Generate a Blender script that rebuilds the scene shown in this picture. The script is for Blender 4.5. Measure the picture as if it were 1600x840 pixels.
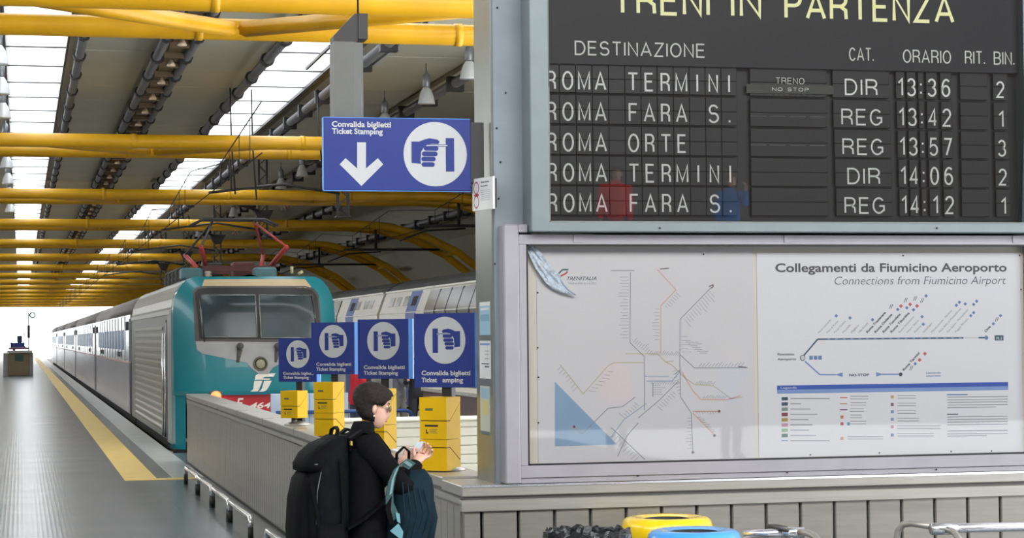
import bpy, math, random
import numpy as np
from mathutils import Vector, Matrix

random.seed(7)
S = bpy.context.scene
COL = S.collection
for o_ in list(bpy.data.objects):
    bpy.data.objects.remove(o_)

# ------------------------------------------------------------------ camera
FPX, CX, CY, EYE = 3250.0, 800.0, 420.0, 1.9
def _n(v): return v / np.linalg.norm(v)
_vy = _n(np.array([32 - CX, CY - 531, -FPX]))
_p2 = np.array([1032 - CX, CY - (531 - 9.4), -FPX])
_u = _n(np.cross(_p2, _vy))
if _u[1] < 0: _u = -_u
_r = np.cross(_vy, _u)
RM = np.array([_r, _vy, _u])
cd = bpy.data.cameras.new('camera'); cam = bpy.data.objects.new('camera', cd); COL.objects.link(cam)
cd.sensor_width = 36; cd.lens = FPX / 1600 * 36; cd.clip_end = 2000; cd.clip_start = 0.05
M4 = Matrix.Identity(4)
for i_ in range(3):
    for j_ in range(3): M4[i_][j_] = RM[i_, j_]
M4.translation = Vector((0, 0, EYE)); cam.matrix_world = M4
S.camera = cam
def aty(px, py, y):
    """where a sight line meets the plane at depth y (used to survey real positions)"""
    d = RM @ np.array([px - CX, CY - py, -FPX]); d = d * (y / d[1]); return (d[0], y, d[2] + EYE)

# ------------------------------------------------------------------ light
W = bpy.data.worlds.new('overcast'); S.world = W; W.use_nodes = True
bg = W.node_tree.nodes['Background']
bg.inputs['Color'].default_value = (0.93, 0.97, 1.0, 1); bg.inputs['Strength'].default_value = 5.0
for n_, lx, ly, lz, en in (('facade_fill_light', 4.5, -1.0, 8.5, 520.0),):  # unseen area light added to brighten the facade
    ld = bpy.data.lights.new(n_, 'AREA'); ld.shape = 'RECTANGLE'; ld.size = 8; ld.size_y = 3; ld.energy = en; ld.color = (1.0, 0.96, 0.9)
    lo_ = bpy.data.objects.new(n_, ld); COL.objects.link(lo_); lo_.location = (lx, ly, lz)
    lo_.rotation_euler = Vector((0, 12.0, -6.5)).to_track_quat('-Z', 'Y').to_euler()
S.view_settings.view_transform = 'Standard'; S.view_settings.look = 'None'
S.view_settings.exposure = 0.0; S.view_settings.gamma = 1.0
S.cycles.use_denoising = True
S.cycles.max_bounces = 8; S.cycles.diffuse_bounces = 4; S.cycles.glossy_bounces = 4
S.cycles.transparent_max_bounces = 12; S.cycles.sample_clamp_indirect = 8
S.cycles.caustics_reflective = False; S.cycles.caustics_refractive = False

# ------------------------------------------------------------------ materials
MATS = {}
def mat(name, col, rough=0.5, metal=0.0, var=0.06, scale=6.0, bump=0.0, emit=0.0, spec=0.5, stretch=(1, 1, 1), alpha=1.0, coat=0.0):
    if name in MATS: return MATS[name]
    m = bpy.data.materials.new(name); m.use_nodes = True; nt = m.node_tree
    b = nt.nodes['Principled BSDF']
    b.inputs['Roughness'].default_value = rough; b.inputs['Metallic'].default_value = metal
    b.inputs['Specular IOR Level'].default_value = spec
    if coat: b.inputs['Coat Weight'].default_value = coat
    tc = nt.nodes.new('ShaderNodeTexCoord'); mp = nt.nodes.new('ShaderNodeMapping')
    mp.inputs['Scale'].default_value = stretch
    nz = nt.nodes.new('ShaderNodeTexNoise'); nz.inputs['Scale'].default_value = scale; nz.inputs['Detail'].default_value = 4
    nt.links.new(tc.outputs['Object'], mp.inputs[0]); nt.links.new(mp.outputs[0], nz.inputs['Vector'])
    rp = nt.nodes.new('ShaderNodeMapRange')
    rp.inputs['From Min'].default_value = 0.3; rp.inputs['From Max'].default_value = 0.7
    rp.inputs['To Min'].default_value = 1 - var; rp.inputs['To Max'].default_value = 1 + var
    nt.links.new(nz.outputs['Fac'], rp.inputs['Value'])
    mx = nt.nodes.new('ShaderNodeVectorMath'); mx.operation = 'SCALE'
    mx.inputs[0].default_value = col[:3]
    nt.links.new(rp.outputs[0], mx.inputs['Scale']); nt.links.new(mx.outputs[0], b.inputs['Base Color'])
    if bump:
        bp = nt.nodes.new('ShaderNodeBump'); bp.inputs['Strength'].default_value = bump; bp.inputs['Distance'].default_value = 0.01
        nt.links.new(nz.outputs['Fac'], bp.inputs['Height']); nt.links.new(bp.outputs[0], b.inputs['Normal'])
    if emit:
        b.inputs['Emission Color'].default_value = (*col[:3], 1); b.inputs['Emission Strength'].default_value = emit
    if alpha < 1: b.inputs['Alpha'].default_value = alpha
    MATS[name] = m; return m
def srgb(r, g, b):
    return tuple(((c / 255) / 12.92 if c / 255 < 0.04045 else ((c / 255 + 0.055) / 1.055) ** 2.4) for c in (r, g, b))
def glass(name, tint=(1, 1, 1), rough=0.0, refl=0.06, ior=1.5):
    """thin pane: mirror share by fresnel over a clear pass-through"""
    m = bpy.data.materials.new(name); m.use_nodes = True; nt = m.node_tree
    for n in list(nt.nodes):
        if n.type == 'BSDF_PRINCIPLED': nt.nodes.remove(n)
    out = [n for n in nt.nodes if n.type == 'OUTPUT_MATERIAL'][0]
    t = nt.nodes.new('ShaderNodeBsdfTransparent'); t.inputs[0].default_value = (*tint, 1)
    g = nt.nodes.new('ShaderNodeBsdfGlossy'); g.inputs['Roughness'].default_value = rough
    f = nt.nodes.new('ShaderNodeFresnel'); f.inputs['IOR'].default_value = ior
    tc = nt.nodes.new('ShaderNodeTexCoord'); nz = nt.nodes.new('ShaderNodeTexNoise'); nz.inputs['Scale'].default_value = 1.3
    bp = nt.nodes.new('ShaderNodeBump'); bp.inputs['Strength'].default_value = 0.03; bp.inputs['Distance'].default_value = 0.02
    nt.links.new(tc.outputs['Object'], nz.inputs['Vector']); nt.links.new(nz.outputs['Fac'], bp.inputs['Height'])
    nt.links.new(bp.outputs[0], g.inputs['Normal'])
    mx = nt.nodes.new('ShaderNodeMixShader')
    nt.links.new(f.outputs[0], mx.inputs[0]); nt.links.new(t.outputs[0], mx.inputs[1]); nt.links.new(g.outputs[0], mx.inputs[2])
    nt.links.new(mx.outputs[0], out.inputs[0]); MATS[name] = m; return m

boardm_ = mat('steel_board', srgb(150, 146, 138), 0.34, 0.45, 0.07, 3, stretch=(1, 1, 14))
steel = mat('brushed_steel', srgb(172, 168, 160), 0.34, 0.55, 0.07, 3, 0.0, stretch=(1, 1, 14))
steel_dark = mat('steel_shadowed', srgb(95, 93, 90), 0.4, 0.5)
chrome = mat('chrome', srgb(225, 225, 228), 0.12, 0.9, 0.03)
galv = mat('painted_column', srgb(137, 145, 153), 0.5, 0.1, 0.07, 5)
galv_side = mat('steel_column_side', srgb(132, 136, 132), 0.25, 0.35, 0.05, 4)
frame_green = mat('grey_green_housing', srgb(124, 134, 136), 0.4, 0.15, 0.05)
frame_mauve = mat('anodised_frame', srgb(158, 154, 160), 0.4, 0.2, 0.05)
black = mat('black_rubber', (0.008, 0.008, 0.009), 0.6)
yellow_tube = mat('yellow_tube_paint', srgb(222, 166, 20), 0.38, 0.0, 0.12, 1.5)
yellow_box = mat('yellow_enamel', srgb(226, 178, 6), 0.5, 0.0, 0.05, 5, spec=0.2)
seam = mat('seam_dark', srgb(60, 48, 10), 0.6)
sign_blue = mat('sign_blue', srgb(22, 44, 124), 0.4, 0.0, 0.04)
sign_edge = mat('sign_edge_light_blue', srgb(90, 150, 225), 0.35)
white_ink = mat('white_ink', srgb(190, 191, 192), 0.5, 0, 0.02)
dark = mat('dark_steel', srgb(62, 60, 60), 0.5, 0.4)
pipe_grey = mat('grey_duct', srgb(120, 118, 120), 0.4, 0.3)
collar_m = mat('duct_collar', srgb(48, 46, 48), 0.6, 0.2)
tray_m = mat('cable_tray', srgb(120, 100, 78), 0.5, 0.3)
ceil_m = mat('roof_panel', srgb(206, 202, 184), 0.7, 0.0, 0.05, 0.8)

# ------------------------------------------------------------------ mesh builder
class MB:
    def __init__(s): s.v = []; s.f = []; s.m = []; s.sm = []
    def add(s, vs, fs, mi=0, smooth=False):
        n = len(s.v); s.v += [tuple(v) for v in vs]; s.f += [tuple(i + n for i in f) for f in fs]
        s.m += [mi] * len(fs); s.sm += [smooth] * len(fs); return s
    def box(s, a, b, mi=0):
        x0, y0, z0 = a; x1, y1, z1 = b
        return s.add([(x0, y0, z0), (x1, y0, z0), (x1, y1, z0), (x0, y1, z0), (x0, y0, z1), (x1, y0, z1), (x1, y1, z1), (x0, y1, z1)],
              [(0, 3, 2, 1), (4, 5, 6, 7), (0, 1, 5, 4), (1, 2, 6, 5), (2, 3, 7, 6), (3, 0, 4, 7)], mi)
    def cbox(s, a, b, c=0.01, mi=0):
        """box with chamfered vertical and horizontal edges"""
        x0, y0, z0 = a; x1, y1, z1 = b
        def ring(z, i):
            return [(x0 + i + c, y0 + i, z), (x1 - i - c, y0 + i, z), (x1 - i, y0 + i + c, z), (x1 - i, y1 - i - c, z),
                    (x1 - i - c, y1 - i, z), (x0 + i + c, y1 - i, z), (x0 + i, y1 - i - c, z), (x0 + i, y0 + i + c, z)]
        return s.loft([ring(z0, c), ring(z0 + c, 0), ring(z1 - c, 0), ring(z1, c)], mi=mi)
    def loft(s, rings, closed=True, caps=True, mi=0, smooth=False):
        n = len(rings[0]); vs = [p for r in rings for p in r]; fs = []
        for k in range(len(rings) - 1):
            for i in range(n if closed else n - 1):
                j = (i + 1) % n; fs.append((k * n + i, k * n + j, (k + 1) * n + j, (k + 1) * n + i))
        if caps and closed:
            fs.append(tuple(range(n))[::-1]); fs.append(tuple((len(rings) - 1) * n + i for i in range(n)))
        return s.add(vs, fs, mi, smooth)
    def tube(s, pts, r, seg=10, mi=0, smooth=True, caps=True):
        pts = [Vector(p) for p in pts]; rr = r if isinstance(r, (list, tuple)) else [r] * len(pts)
        rings = []; up = None
        for k, p in enumerate(pts):
            t = (pts[min(k + 1, len(pts) - 1)] - pts[max(k - 1, 0)]).normalized()
            if up is None:
                up = Vector((0, 0, 1)) if abs(t.z) < 0.9 else Vector((0, 1, 0))
            a = t.cross(up).normalized(); b = a.cross(t).normalized(); up = b
            rings.append([tuple(p + (a * math.cos(q) + b * math.sin(q)) * rr[k]) for q in [2 * math.pi * i / seg for i in range(seg)]])
        return s.loft(rings, mi=mi, smooth=smooth, caps=caps)
    def bar(s, p0, p1, w, h, mi=0):
        p0 = Vector(p0); p1 = Vector(p1); t = (p1 - p0).normalized()
        up = Vector((0, 0, 1)) if abs(t.z) < 0.95 else Vector((0, 1, 0))
        a = t.cross(up).normalized() * w / 2; b = t.cross(a).normalized() * h / 2
        return s.loft([[tuple(p + a * i + b * j) for i, j in ((-1, -1), (1, -1), (1, 1), (-1, 1))] for p in (p0, p1)], mi=mi)
    def prism(s, poly, fn, d0, d1, mi=0):
        """poly of 2-D points; fn(u, v, d) -> 3-D"""
        return s.loft([[fn(u, v, d) for u, v in poly] for d in (d0, d1)], mi=mi)
    def lathe(s, prof, c=(0, 0, 0), seg=24, mi=0, smooth=True, caps=True):
        return s.loft([[(c[0] + r * math.cos(q), c[1] + r * math.sin(q), c[2] + z) for q in [2 * math.pi * i / seg for i in range(seg)]] for r, z in prof],
                      mi=mi, smooth=smooth, caps=caps)
    def quad(s, a, b, c, d, mi=0): return s.add([a, b, c, d], [(0, 1, 2, 3)], mi)
    def mesh(s, name, mats, off=(0, 0, 0)):
        me = bpy.data.meshes.new(name)
        o = off
        me.from_pydata([(v[0] - o[0], v[1] - o[1], v[2] - o[2]) for v in s.v], [], s.f)
        for m in (mats if isinstance(mats, (list, tuple)) else [mats]): me.materials.append(m)
        me.polygons.foreach_set('material_index', s.m); me.polygons.foreach_set('use_smooth', s.sm)
        me.update(); return me

def wpos(p):
    v = Vector((0, 0, 0))
    while p is not None: v += Vector(p.location); p = p.parent
    return v
def link(name, me, parent=None, loc=(0, 0, 0)):
    o = bpy.data.objects.new(name, me); COL.objects.link(o)
    if parent is not None: o.parent = parent
    o.location = loc; return o
def part(name, mb, m, parent, world=True):
    """mesh part; vertices given in world coordinates unless world=False"""
    off = wpos(parent) if (world and parent is not None) else (0, 0, 0)
    return link(name, mb.mesh(name, m, off), parent)
def tag(o, label=None, cat=None, group=None, kind=None):
    if label: o['label'] = label
    if cat: o['category'] = cat
    if group: o['group'] = group
    if kind: o['kind'] = kind
    return o
def thing(name, label, cat, loc, group=None):
    return tag(link(name, None, None, loc), label, cat, group)
def single(name, mb, m, label, cat, loc, group=None):
    """thing that is one mesh, vertices in world coordinates"""
    return tag(link(name, mb.mesh(name, m, loc), None, loc), label, cat, group)
def struct(name, mb, m, label=None, loc=(0, 0, 0)):
    return tag(link(name, mb.mesh(name, m, loc), None, loc), label, None, None, 'structure')
def copy_tree(o, parent=None):
    c = o.copy(); COL.objects.link(c); c.parent = parent
    for ch in o.children: copy_tree(ch, c)
    return c

# ------------------------------------------------------------------ lettering
_tx = {}
def glyphs(txt, off=0.0, shear=0.0):
    k = (txt, off, shear)
    if k not in _tx:
        c = bpy.data.curves.new('t', 'FONT'); c.body = txt; c.offset = off; c.shear = shear; c.resolution_u = 3
        o = bpy.data.objects.new('t', c); me = bpy.data.meshes.new_from_object(o)
        vs = [(v.co.x, v.co.y) for v in me.vertices]; fs = [tuple(p.vertices) for p in me.polygons]
        bpy.data.objects.remove(o); bpy.data.meshes.remove(me)
        x0 = min(v[0] for v in vs); x1 = max(v[0] for v in vs)
        _tx[k] = ([((x - x0) / (x1 - x0), y / 0.692) for x, y in vs], fs)
    return _tx[k]
def put_text(mb, txt, fn, x0, x1, base, cap, off=0.0, shear=0.0, mi=0):
    """txt stretched from x0 to x1 on the 2-D plane fn(u, v), capitals `cap` tall"""
    vs, fs = glyphs(txt, off, shear)
    mb.add([fn(x0 + u * (x1 - x0), base + v * cap) for u, v in vs], fs, mi)
def _arc(cx, cy, rx, ry, a0, a1, n=10):
    return [(cx + rx * math.cos(math.radians(a0 + (a1 - a0) * i / n)), cy + ry * math.sin(math.radians(a0 + (a1 - a0) * i / n))) for i in range(n + 1)]
def _oval(w): return [_arc(w / 2, .5, w / 2, .5, 90, 450, 28)]
G = {  # upright grotesque capitals and figures as strokes: width, polylines (cap height 1)
 'A': (.72, [[(0, 0), (.36, 1), (.72, 0)], [(.11, .31), (.61, .31)]]), 'B': (.62, [[(.36, 0), (0, 0), (0, 1), (.34, 1)] , _arc(.34, .76, .26, .24, 90, -90), _arc(.36, .26, .28, .26, 90, -90), [(0, .52), (.36, .52)]]),
 'C': (.68, [_arc(.35, .5, .35, .5, 38, 322, 22)]), 'D': (.66, [[(.28, 0), (0, 0), (0, 1), (.28, 1)] + _arc(.28, .5, .38, .5, 90, -90, 14)[1:]]),
 'E': (.56, [[(.56, 0), (0, 0), (0, 1), (.55, 1)], [(0, .53), (.5, .53)]]), 'F': (.54, [[(0, 0), (0, 1), (.54, 1)], [(0, .52), (.48, .52)]]),
 'G': (.7, [_arc(.35, .5, .35, .5, 42, 318, 22) + [(.68, .18), (.68, .47), (.38, .47)]]), 'I': (.0, [[(0, 0), (0, 1)]]),
 'M': (.76, [[(0, 0), (0, 1), (.38, .06), (.76, 1), (.76, 0)]]), 'N': (.62, [[(0, 0), (0, 1), (.62, 0), (.62, 1)]]), 'O': (.72, _oval(.72)),
 'P': (.6, [[(0, 0), (0, 1), (.34, 1)] + _arc(.34, .74, .26, .26, 90, -90)[1:] + [(0, .48)]]), 'R': (.62, [[(0, 0), (0, 1), (.36, 1)] + _arc(.36, .75, .25, .25, 90, -90)[1:] + [(0, .5)], [(.38, .5), (.6, .34), (.62, 0)]]),
 'S': (.6, [_arc(.3, .745, .27, .255, 20, 250, 14) + _arc(.3, .265, .3, .265, 80, -160, 14)]), 'T': (.6, [[(0, 1), (.6, 1)], [(.3, 0), (.3, 1)]]), 'V': (.66, [[(0, 1), (.33, 0), (.66, 1)]]),
 'Z': (.6, [[(0, 1), (.6, 1), (0, 0), (.6, 0)]]), '0': (.52, _oval(.52)), '1': (.24, [[(.24, 0), (.24, 1), (.0, .76)]]),
 '2': (.52, [_arc(.26, .72, .26, .28, 165, -35, 14) + [(.0, 0), (.53, 0)]]), '3': (.52, [_arc(.26, .75, .24, .25, 160, -85, 14), _arc(.26, .26, .27, .26, 85, -160, 14)]),
 '4': (.56, [[(.42, 0), (.42, 1), (0, .26), (.56, .26)]]), '5': (.52, [[(.48, 1), (.08, 1), (.03, .5)] + _arc(.25, .31, .27, .31, 125, -150, 14)]),
 '6': (.52, [_arc(.26, .31, .26, .31, 90, 450, 20), _arc(.3, .5, .3, .5, 50, 180, 10) + [(0, .31)]]), '7': (.5, [[(0, 1), (.5, 1), (.16, 0)]]),
 ':': (.0, [[(0, .12), (0, .24)], [(0, .62), (0, .74)]]), '.': (.0, [[(0, 0), (0, .12)]]), ' ': (.3, [])}
def stroke(mb, pl, wt, fn):
    n = len(pl); closed = n > 3 and abs(pl[0][0] - pl[-1][0]) < 1e-6 and abs(pl[0][1] - pl[-1][1]) < 1e-6
    P_ = [Vector(p) for p in (pl[:-1] if closed else pl)]; n = len(P_); L_, R_ = [], []
    for i in range(n):
        a = P_[(i - 1) % n] if (closed or i) else None; b_ = P_[(i + 1) % n] if (closed or i < n - 1) else None
        d0 = (P_[i] - a).normalized() if a is not None else None; d1 = (b_ - P_[i]).normalized() if b_ is not None else None
        d0 = d0 or d1; d1 = d1 or d0; n0 = Vector((-d0.y, d0.x)); n1 = Vector((-d1.y, d1.x)); m_ = (n0 + n1)
        m_ = m_.normalized() if m_.length > 1e-3 else n0; k = min(1.9, 1 / max(0.3, m_.dot(n0))) * wt / 2
        L_.append(P_[i] + m_ * k); R_.append(P_[i] - m_ * k)
    vs = [fn(p.x, p.y) for p in L_] + [fn(p.x, p.y) for p in R_]
    fs = [(i, (i + 1) % n, n + (i + 1) % n, n + i) for i in range(n if closed else n - 1)]
    mb.add(vs, fs)
def sign_text(mb, txt, fn, x0, x1, base, cap, wt=0.11, gap=0.2):
    tot = sum(G[c][0] + wt for c in txt) + gap * (len(txt) - 1); w = wt * cap; sx = (x1 - x0) / tot; x = x0
    c2 = cap - w
    for c in txt:
        for pl in G[c][1]: stroke(mb, [(x + (px + wt / 2) * sx, base + w / 2 + py * c2) for px, py in pl], w, fn)
        x += (G[c][0] + wt + gap) * sx
def pxy(d):
    """plane facing -Y at depth d, addressed by survey coordinates of the photograph (v downward)"""
    return lambda x, y: aty(x, y, d)

# ================================================================== STRUCTURE
# floor: studded rubber, stone edge, yellow safety strip
floor_m = bpy.data.materials.new('studded_rubber_floor'); floor_m.use_nodes = True
nt = floor_m.node_tree; b = nt.nodes['Principled BSDF']
b.inputs['Base Color'].default_value = (0.112, 0.130, 0.142, 1); b.inputs['Roughness'].default_value = 0.26
b.inputs['Specular IOR Level'].default_value = 0.55
tc = nt.nodes.new('ShaderNodeTexCoord'); vo = nt.nodes.new('ShaderNodeTexVoronoi'); vo.inputs['Scale'].default_value = 22
vo.inputs['Randomness'].default_value = 0.0
nt.links.new(tc.outputs['Object'], vo.inputs['Vector'])
bp = nt.nodes.new('ShaderNodeBump'); bp.inputs['Strength'].default_value = 0.25; bp.inputs['Distance'].default_value = 0.004
nt.links.new(vo.outputs['Distance'], bp.inputs['Height']); nt.links.new(bp.outputs[0], b.inputs['Normal'])
nz = nt.nodes.new('ShaderNodeTexNoise'); nz.inputs['Scale'].default_value = 0.8; nz.inputs['Detail'].default_value = 5
mp = nt.nodes.new('ShaderNodeMapping'); mp.inputs['Scale'].default_value = (0.4, 1.6, 1)
nt.links.new(tc.outputs['Object'], mp.inputs[0]); nt.links.new(mp.outputs[0], nz.inputs['Vector'])
rp = nt.nodes.new('ShaderNodeMapRange'); rp.inputs['To Min'].default_value = 0.2; rp.inputs['To Max'].default_value = 0.3
nt.links.new(nz.outputs['Fac'], rp.inputs[0]); nt.links.new(rp.outputs[0], b.inputs['Roughness'])
stone = mat('platform_edge_stone', srgb(196, 198, 196), 0.28, 0, 0.12, 3)
light_floor = mat('pale_stone_floor', srgb(200, 196, 188), 0.35, 0, 0.06, 1.5)
ystrip_m = mat('yellow_safety_paint', srgb(250, 216, 124), 0.4, 0, 0.05, 3)
EDGE = 2.44
mb = MB()
mb.box((-9, -14, -0.3), (9.6, 35.0, 0))                        # concourse
mb.box((-9, 35.0, -1.1), (EDGE, 330, 0))                       # left platform
struct('floor', mb, floor_m)
mb = MB(); mb.box((5.75, 35.004, -1.1), (9.9, 300, 0.004)); struct('island_platform', mb, light_floor, 'pale island platform between the two trains')
mb = MB(); mb.box((1.36, 28.45, 0), (1.80, 330, 0.006)); mb.box((1.80, 28.45, 0), (2.40, 28.75, 0.006)); struct('trim_1', mb, ystrip_m, 'yellow safety strip along the platform')
mb = MB()
y = 28.78
mb = MB(); mb.box((2.02, 28.78, 0), (2.44, 330, 0.008)); struct('trim_2', mb, stone, 'pale stone platform edge')
bal = mat('track_ballast', srgb(60, 54, 50), 0.9, 0, 0.4, 20, 0.5)
mb = MB(); mb.box((EDGE, 35, -1.25), (5.75, 330, -1.05)); mb.box((9.9, 35, -1.25), (19, 330, -1.05)); struct('track_bed', mb, bal)
railm = mat('rail_steel', srgb(90, 70, 60), 0.4, 0.6)
mb = MB()
for x in (3.36, 4.80, 10.98, 12.42): mb.box((x - 0.035, 36, -1.05), (x + 0.035, 330, -0.9))
struct('rails', mb, railm)
mb = MB(); mb.box((-40, 330, -1.3), (60, 700, -1.1)); struct('light_blocker_roof', MB().box((-14, 4.0, 9.5), (26, 17.5, 9.8)).box((-14, 17.51, 9.5), (3.0, 29, 9.8)).box((3.001, 22.3, 9.5), (26, 29, 9.8)), mat('blocker_roof_grey', srgb(150, 148, 142), 0.8), 'unseen slab added over the concourse to shape the daylight'); struct('ground', mb, mat('far_ground', srgb(215, 212, 205), 0.8))  # slab added out of view, its gaps cut to steer sky light

# ceiling: panels, strips between ducts, curving down on the right
ZC = 7.4
STR = [(-9.0, -0.30), (0.86, 1.0), (1.18, 2.42), (3.12, 4.44), (4.66, 4.84), (6.36, 8.7), (8.9, 11.9)]
curve = [(11.9, 7.4), (13.2, 7.2), (14.6, 6.6), (16.0, 5.6), (17.3, 4.1), (18.3, 2.2), (18.8, 0.2), (18.9, -1.1)]
P0, PN, PS = 29.0, 16, 2.8
mb = MB(); YE = P0 + PN * PS
for a, c in ((-9.0, -0.25), (0.86, 4.86), (6.14, 11.9)):
    mb.box((a, YE, ZC), (c, 262, ZC + 0.12))
for (x0, z0), (x1, z1) in zip(curve[:-1], curve[1:]):
    mb.loft([[(x0, y, z0), (x1, y, z1), (x1 + 0.1, y, z1 + 0.1), (x0 + 0.1, y, z0 + 0.12)] for y in (P0, 262)])
mb.box((-9.2, P0, ZC + 0.13), (-0.2, 262, ZC + 0.3)); mb.box((0.86, P0, ZC + 0.13), (4.86, 262, ZC + 0.3)); mb.box((6.14, P0, ZC + 0.13), (12.2, 262, ZC + 0.3))
ceiling = struct('ceiling', mb, ceil_m)
meshes = {}
for k in range(PN):
    for si, (a, c) in enumerate(STR):
        if si in (1, 4): continue
        if si not in meshes:
            q = MB(); q.box((a + 0.01, 0.012, 0), (c - 0.01, PS - 0.012, 0.11)); meshes[si] = q.mesh('panel', ceil_m)
        o = link('panel', meshes[si], ceiling, (0, P0 + k * PS, ZC + (0.004 if (k + si) % 3 else -0.004)))
    for ci, ((x0, z0), (x1, z1)) in enumerate(zip(curve[:5], curve[1:6])):
        q = MB(); t = Vector((x1 - x0, 0, z1 - z0)); n = Vector((-t.z, 0, t.x)).normalized() * -0.03
        key = ('c', ci)
        if key not in meshes:
            e = 0.02
            q.loft([[(x0 + n.x + t.x * e, y, z0 + n.z + t.z * e), (x1 + n.x - t.x * e, y, z1 + n.z - t.z * e), (x1 - t.x * e, y, z1 - t.z * e), (x0 + t.x * e, y, z0 + t.z * e)] for y in (0.015, PS - 0.015)])
            meshes[key] = q.mesh('panel', ceil_m)
        link('panel', meshes[key], ceiling, (0, P0 + k * PS, 0))
# skylights: glazing bars and panes
pane_m = bpy.data.materials.new('milky_skylight'); pane_m.use_nodes = True; nt = pane_m.node_tree
for n_ in list(nt.nodes):
    if n_.type == 'BSDF_PRINCIPLED': nt.nodes.remove(n_)
tl = nt.nodes.new('ShaderNodeBsdfTranslucent'); tl.inputs[0].default_value = (0.93, 0.95, 0.97, 1)
tr = nt.nodes.new('ShaderNodeBsdfTransparent'); ms = nt.nodes.new('ShaderNodeMixShader'); ms.inputs[0].default_value = 0.35
nt.links.new(tl.outputs[0], ms.inputs[1]); nt.links.new(tr.outputs[0], ms.inputs[2])
nt.links.new(ms.outputs[0], [n_ for n_ in nt.nodes if n_.type == 'OUTPUT_MATERIAL'][0].inputs[0])
for nm, a, c in (('skylight_window', -0.27, 0.86), ('skylight_window', 4.86, 6.14)):
    mb = MB()
    for k in range(int((262 - P0) / PS) + 1):
        y = P0 + k * PS
        if k < 30: mb.box((a, y - 0.015, ZC + 0.02), (c, y + 0.015, ZC + 0.07))
    mb.box((a - 0.03, P0, ZC - 0.02), (a + 0.01, 262, ZC + 0.3)); mb.box((c - 0.01, P0, ZC - 0.02), (c + 0.03, 262, ZC + 0.3))
    sk = struct(nm, mb, dark, 'left skylight strip' if a < 0 else 'right skylight strip')
    q = MB(); q.quad((a, 0.02, 0.045), (c, 0.02, 0.045), (c, PS - 0.02, 0.045), (a, PS - 0.02, 0.045)); me = q.mesh('pane', pane_m)
    for k in range(PN): link('pane', me, sk, (0, P0 + k * PS, ZC))
    q = MB(); q.quad((a, YE, ZC + 0.045), (c, YE, ZC + 0.045), (c, 262, ZC + 0.045), (a, 262, ZC + 0.045)); tag(part('glazing', q, pane_m, sk), kind='stuff')
    if a > 0:
        m2 = MB(); m2.bar((5.66, 38.6, ZC - 0.05), (5.66, 41.9, ZC - 0.05), 0.05, 0.06); part('hinge_rail', m2, dark, sk)
mb = MB(); mb.box((18.9, P0, -1.1), (19.2, 262, 2.2)); struct('light_blocker_left', MB().box((-9.6, -17, -1.1), (-9.2, 262, 5.7)), mat('blocker_left_grey', srgb(150, 146, 136), 0.7), 'unseen plain wall added on the left side to block daylight'); struct('reflection_blocker_rear', MB().box((-18, -17, 0), (40, -16.6, 13)), mat('blocker_rear_dark', srgb(70, 62, 56), 0.6), 'unseen dark wall added behind the viewer to darken reflections'); struct('wall_right', mb, mat('dark_side_wall', srgb(92, 84, 74), 0.7, 0, 0.3, 1.2))  # left wall added to block sky light, rear one to darken glass reflections

# ================================================================== ROOF FITTINGS
duct_me = {}
def duct(x, z, r, label, y0=30.0, y1=200.0, cr=1.45, white=False, square=False):
    t = thing('roof_duct', label, 'duct', (x, y0, z), 'grey ducts running along the roof')
    m = MB(); m.tube([(x, y0, z), (x, y1, z)], r, 10); part('pipe', m, pipe_grey, t)
    m = MB()
    if square: m.box((-r * 1.6, -0.09, -r * 1.6), (r * 1.6, 0.09, r * 1.2))
    else: m.tube([(0, -0.10, 0), (0, -0.09, 0), (0, 0.09, 0), (0, 0.10, 0)], [r * cr, r * cr, r * cr, r * cr], 8, smooth=False)
    me = m.mesh('collar', collar_m)
    y = y0 + 1.0; k = 0
    while y < y1:
        link('collar', me, t, (0, y - y0, 0)); y += 2.8; k += 1
    return t
for x, z, r, lb in ((1.08, 7.18, 0.085, 'grey roof duct with dark collars beside the left skylight'),
                    (2.50, 7.18, 0.085, 'left duct of the pair with a cable tray between them'),
                    (3.05, 7.18, 0.085, 'right duct of the pair with a cable tray between them'),
                    (4.58, 7.18, 0.095, 'grey roof duct hugging the left edge of the right skylight'),
                    (6.42, 7.15, 0.10, 'grey roof duct hugging the right edge of the right skylight'),
                    (8.80, 7.15, 0.11, 'grey roof duct above the right row of bell lamps')):
    duct(x, z, r, lb, square=(x > 6))
duct(12.0, 7.0, 0.12, 'dark roof duct where the ceiling starts to curve down', 40, 150, square=True)
duct(14.7, 6.15, 0.12, 'lowest dark roof duct on the curved right side of the ceiling', 40, 150, square=True)
m = MB(); m.box((6.62, 30, 7.12), (6.68, 200, 7.18))
single('conduit', m, white_ink, 'thin white conduit running beside the duct right of the right skylight', 'conduit', (6.65, 30, 7.15))
t = thing('cable_tray', 'brown cable tray with small spotlights between two roof ducts', 'cable tray', (2.78, 30, 7.2))
m = MB(); m.box((2.66, 30, 7.2), (2.90, 200, 7.28)); 
for k in range(110):
    y = 30.4 + k * 1.4; m.box((2.60, y, 7.10), (2.96, y + 0.12, 7.2))
part('tray', m, tray_m, t)
spot = MB(); spot.lathe([(0.03, 0.1), (0.07, 0.02), (0.085, -0.02), (0.07, -0.03)], seg=10)
me = spot.mesh('spotlight', mat('spot_warm', srgb(235, 215, 185), 0.3))
for k in range(40): link('spotlight', me, t, (0.0, 1.2 + k * 2.8, -0.13))

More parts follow.
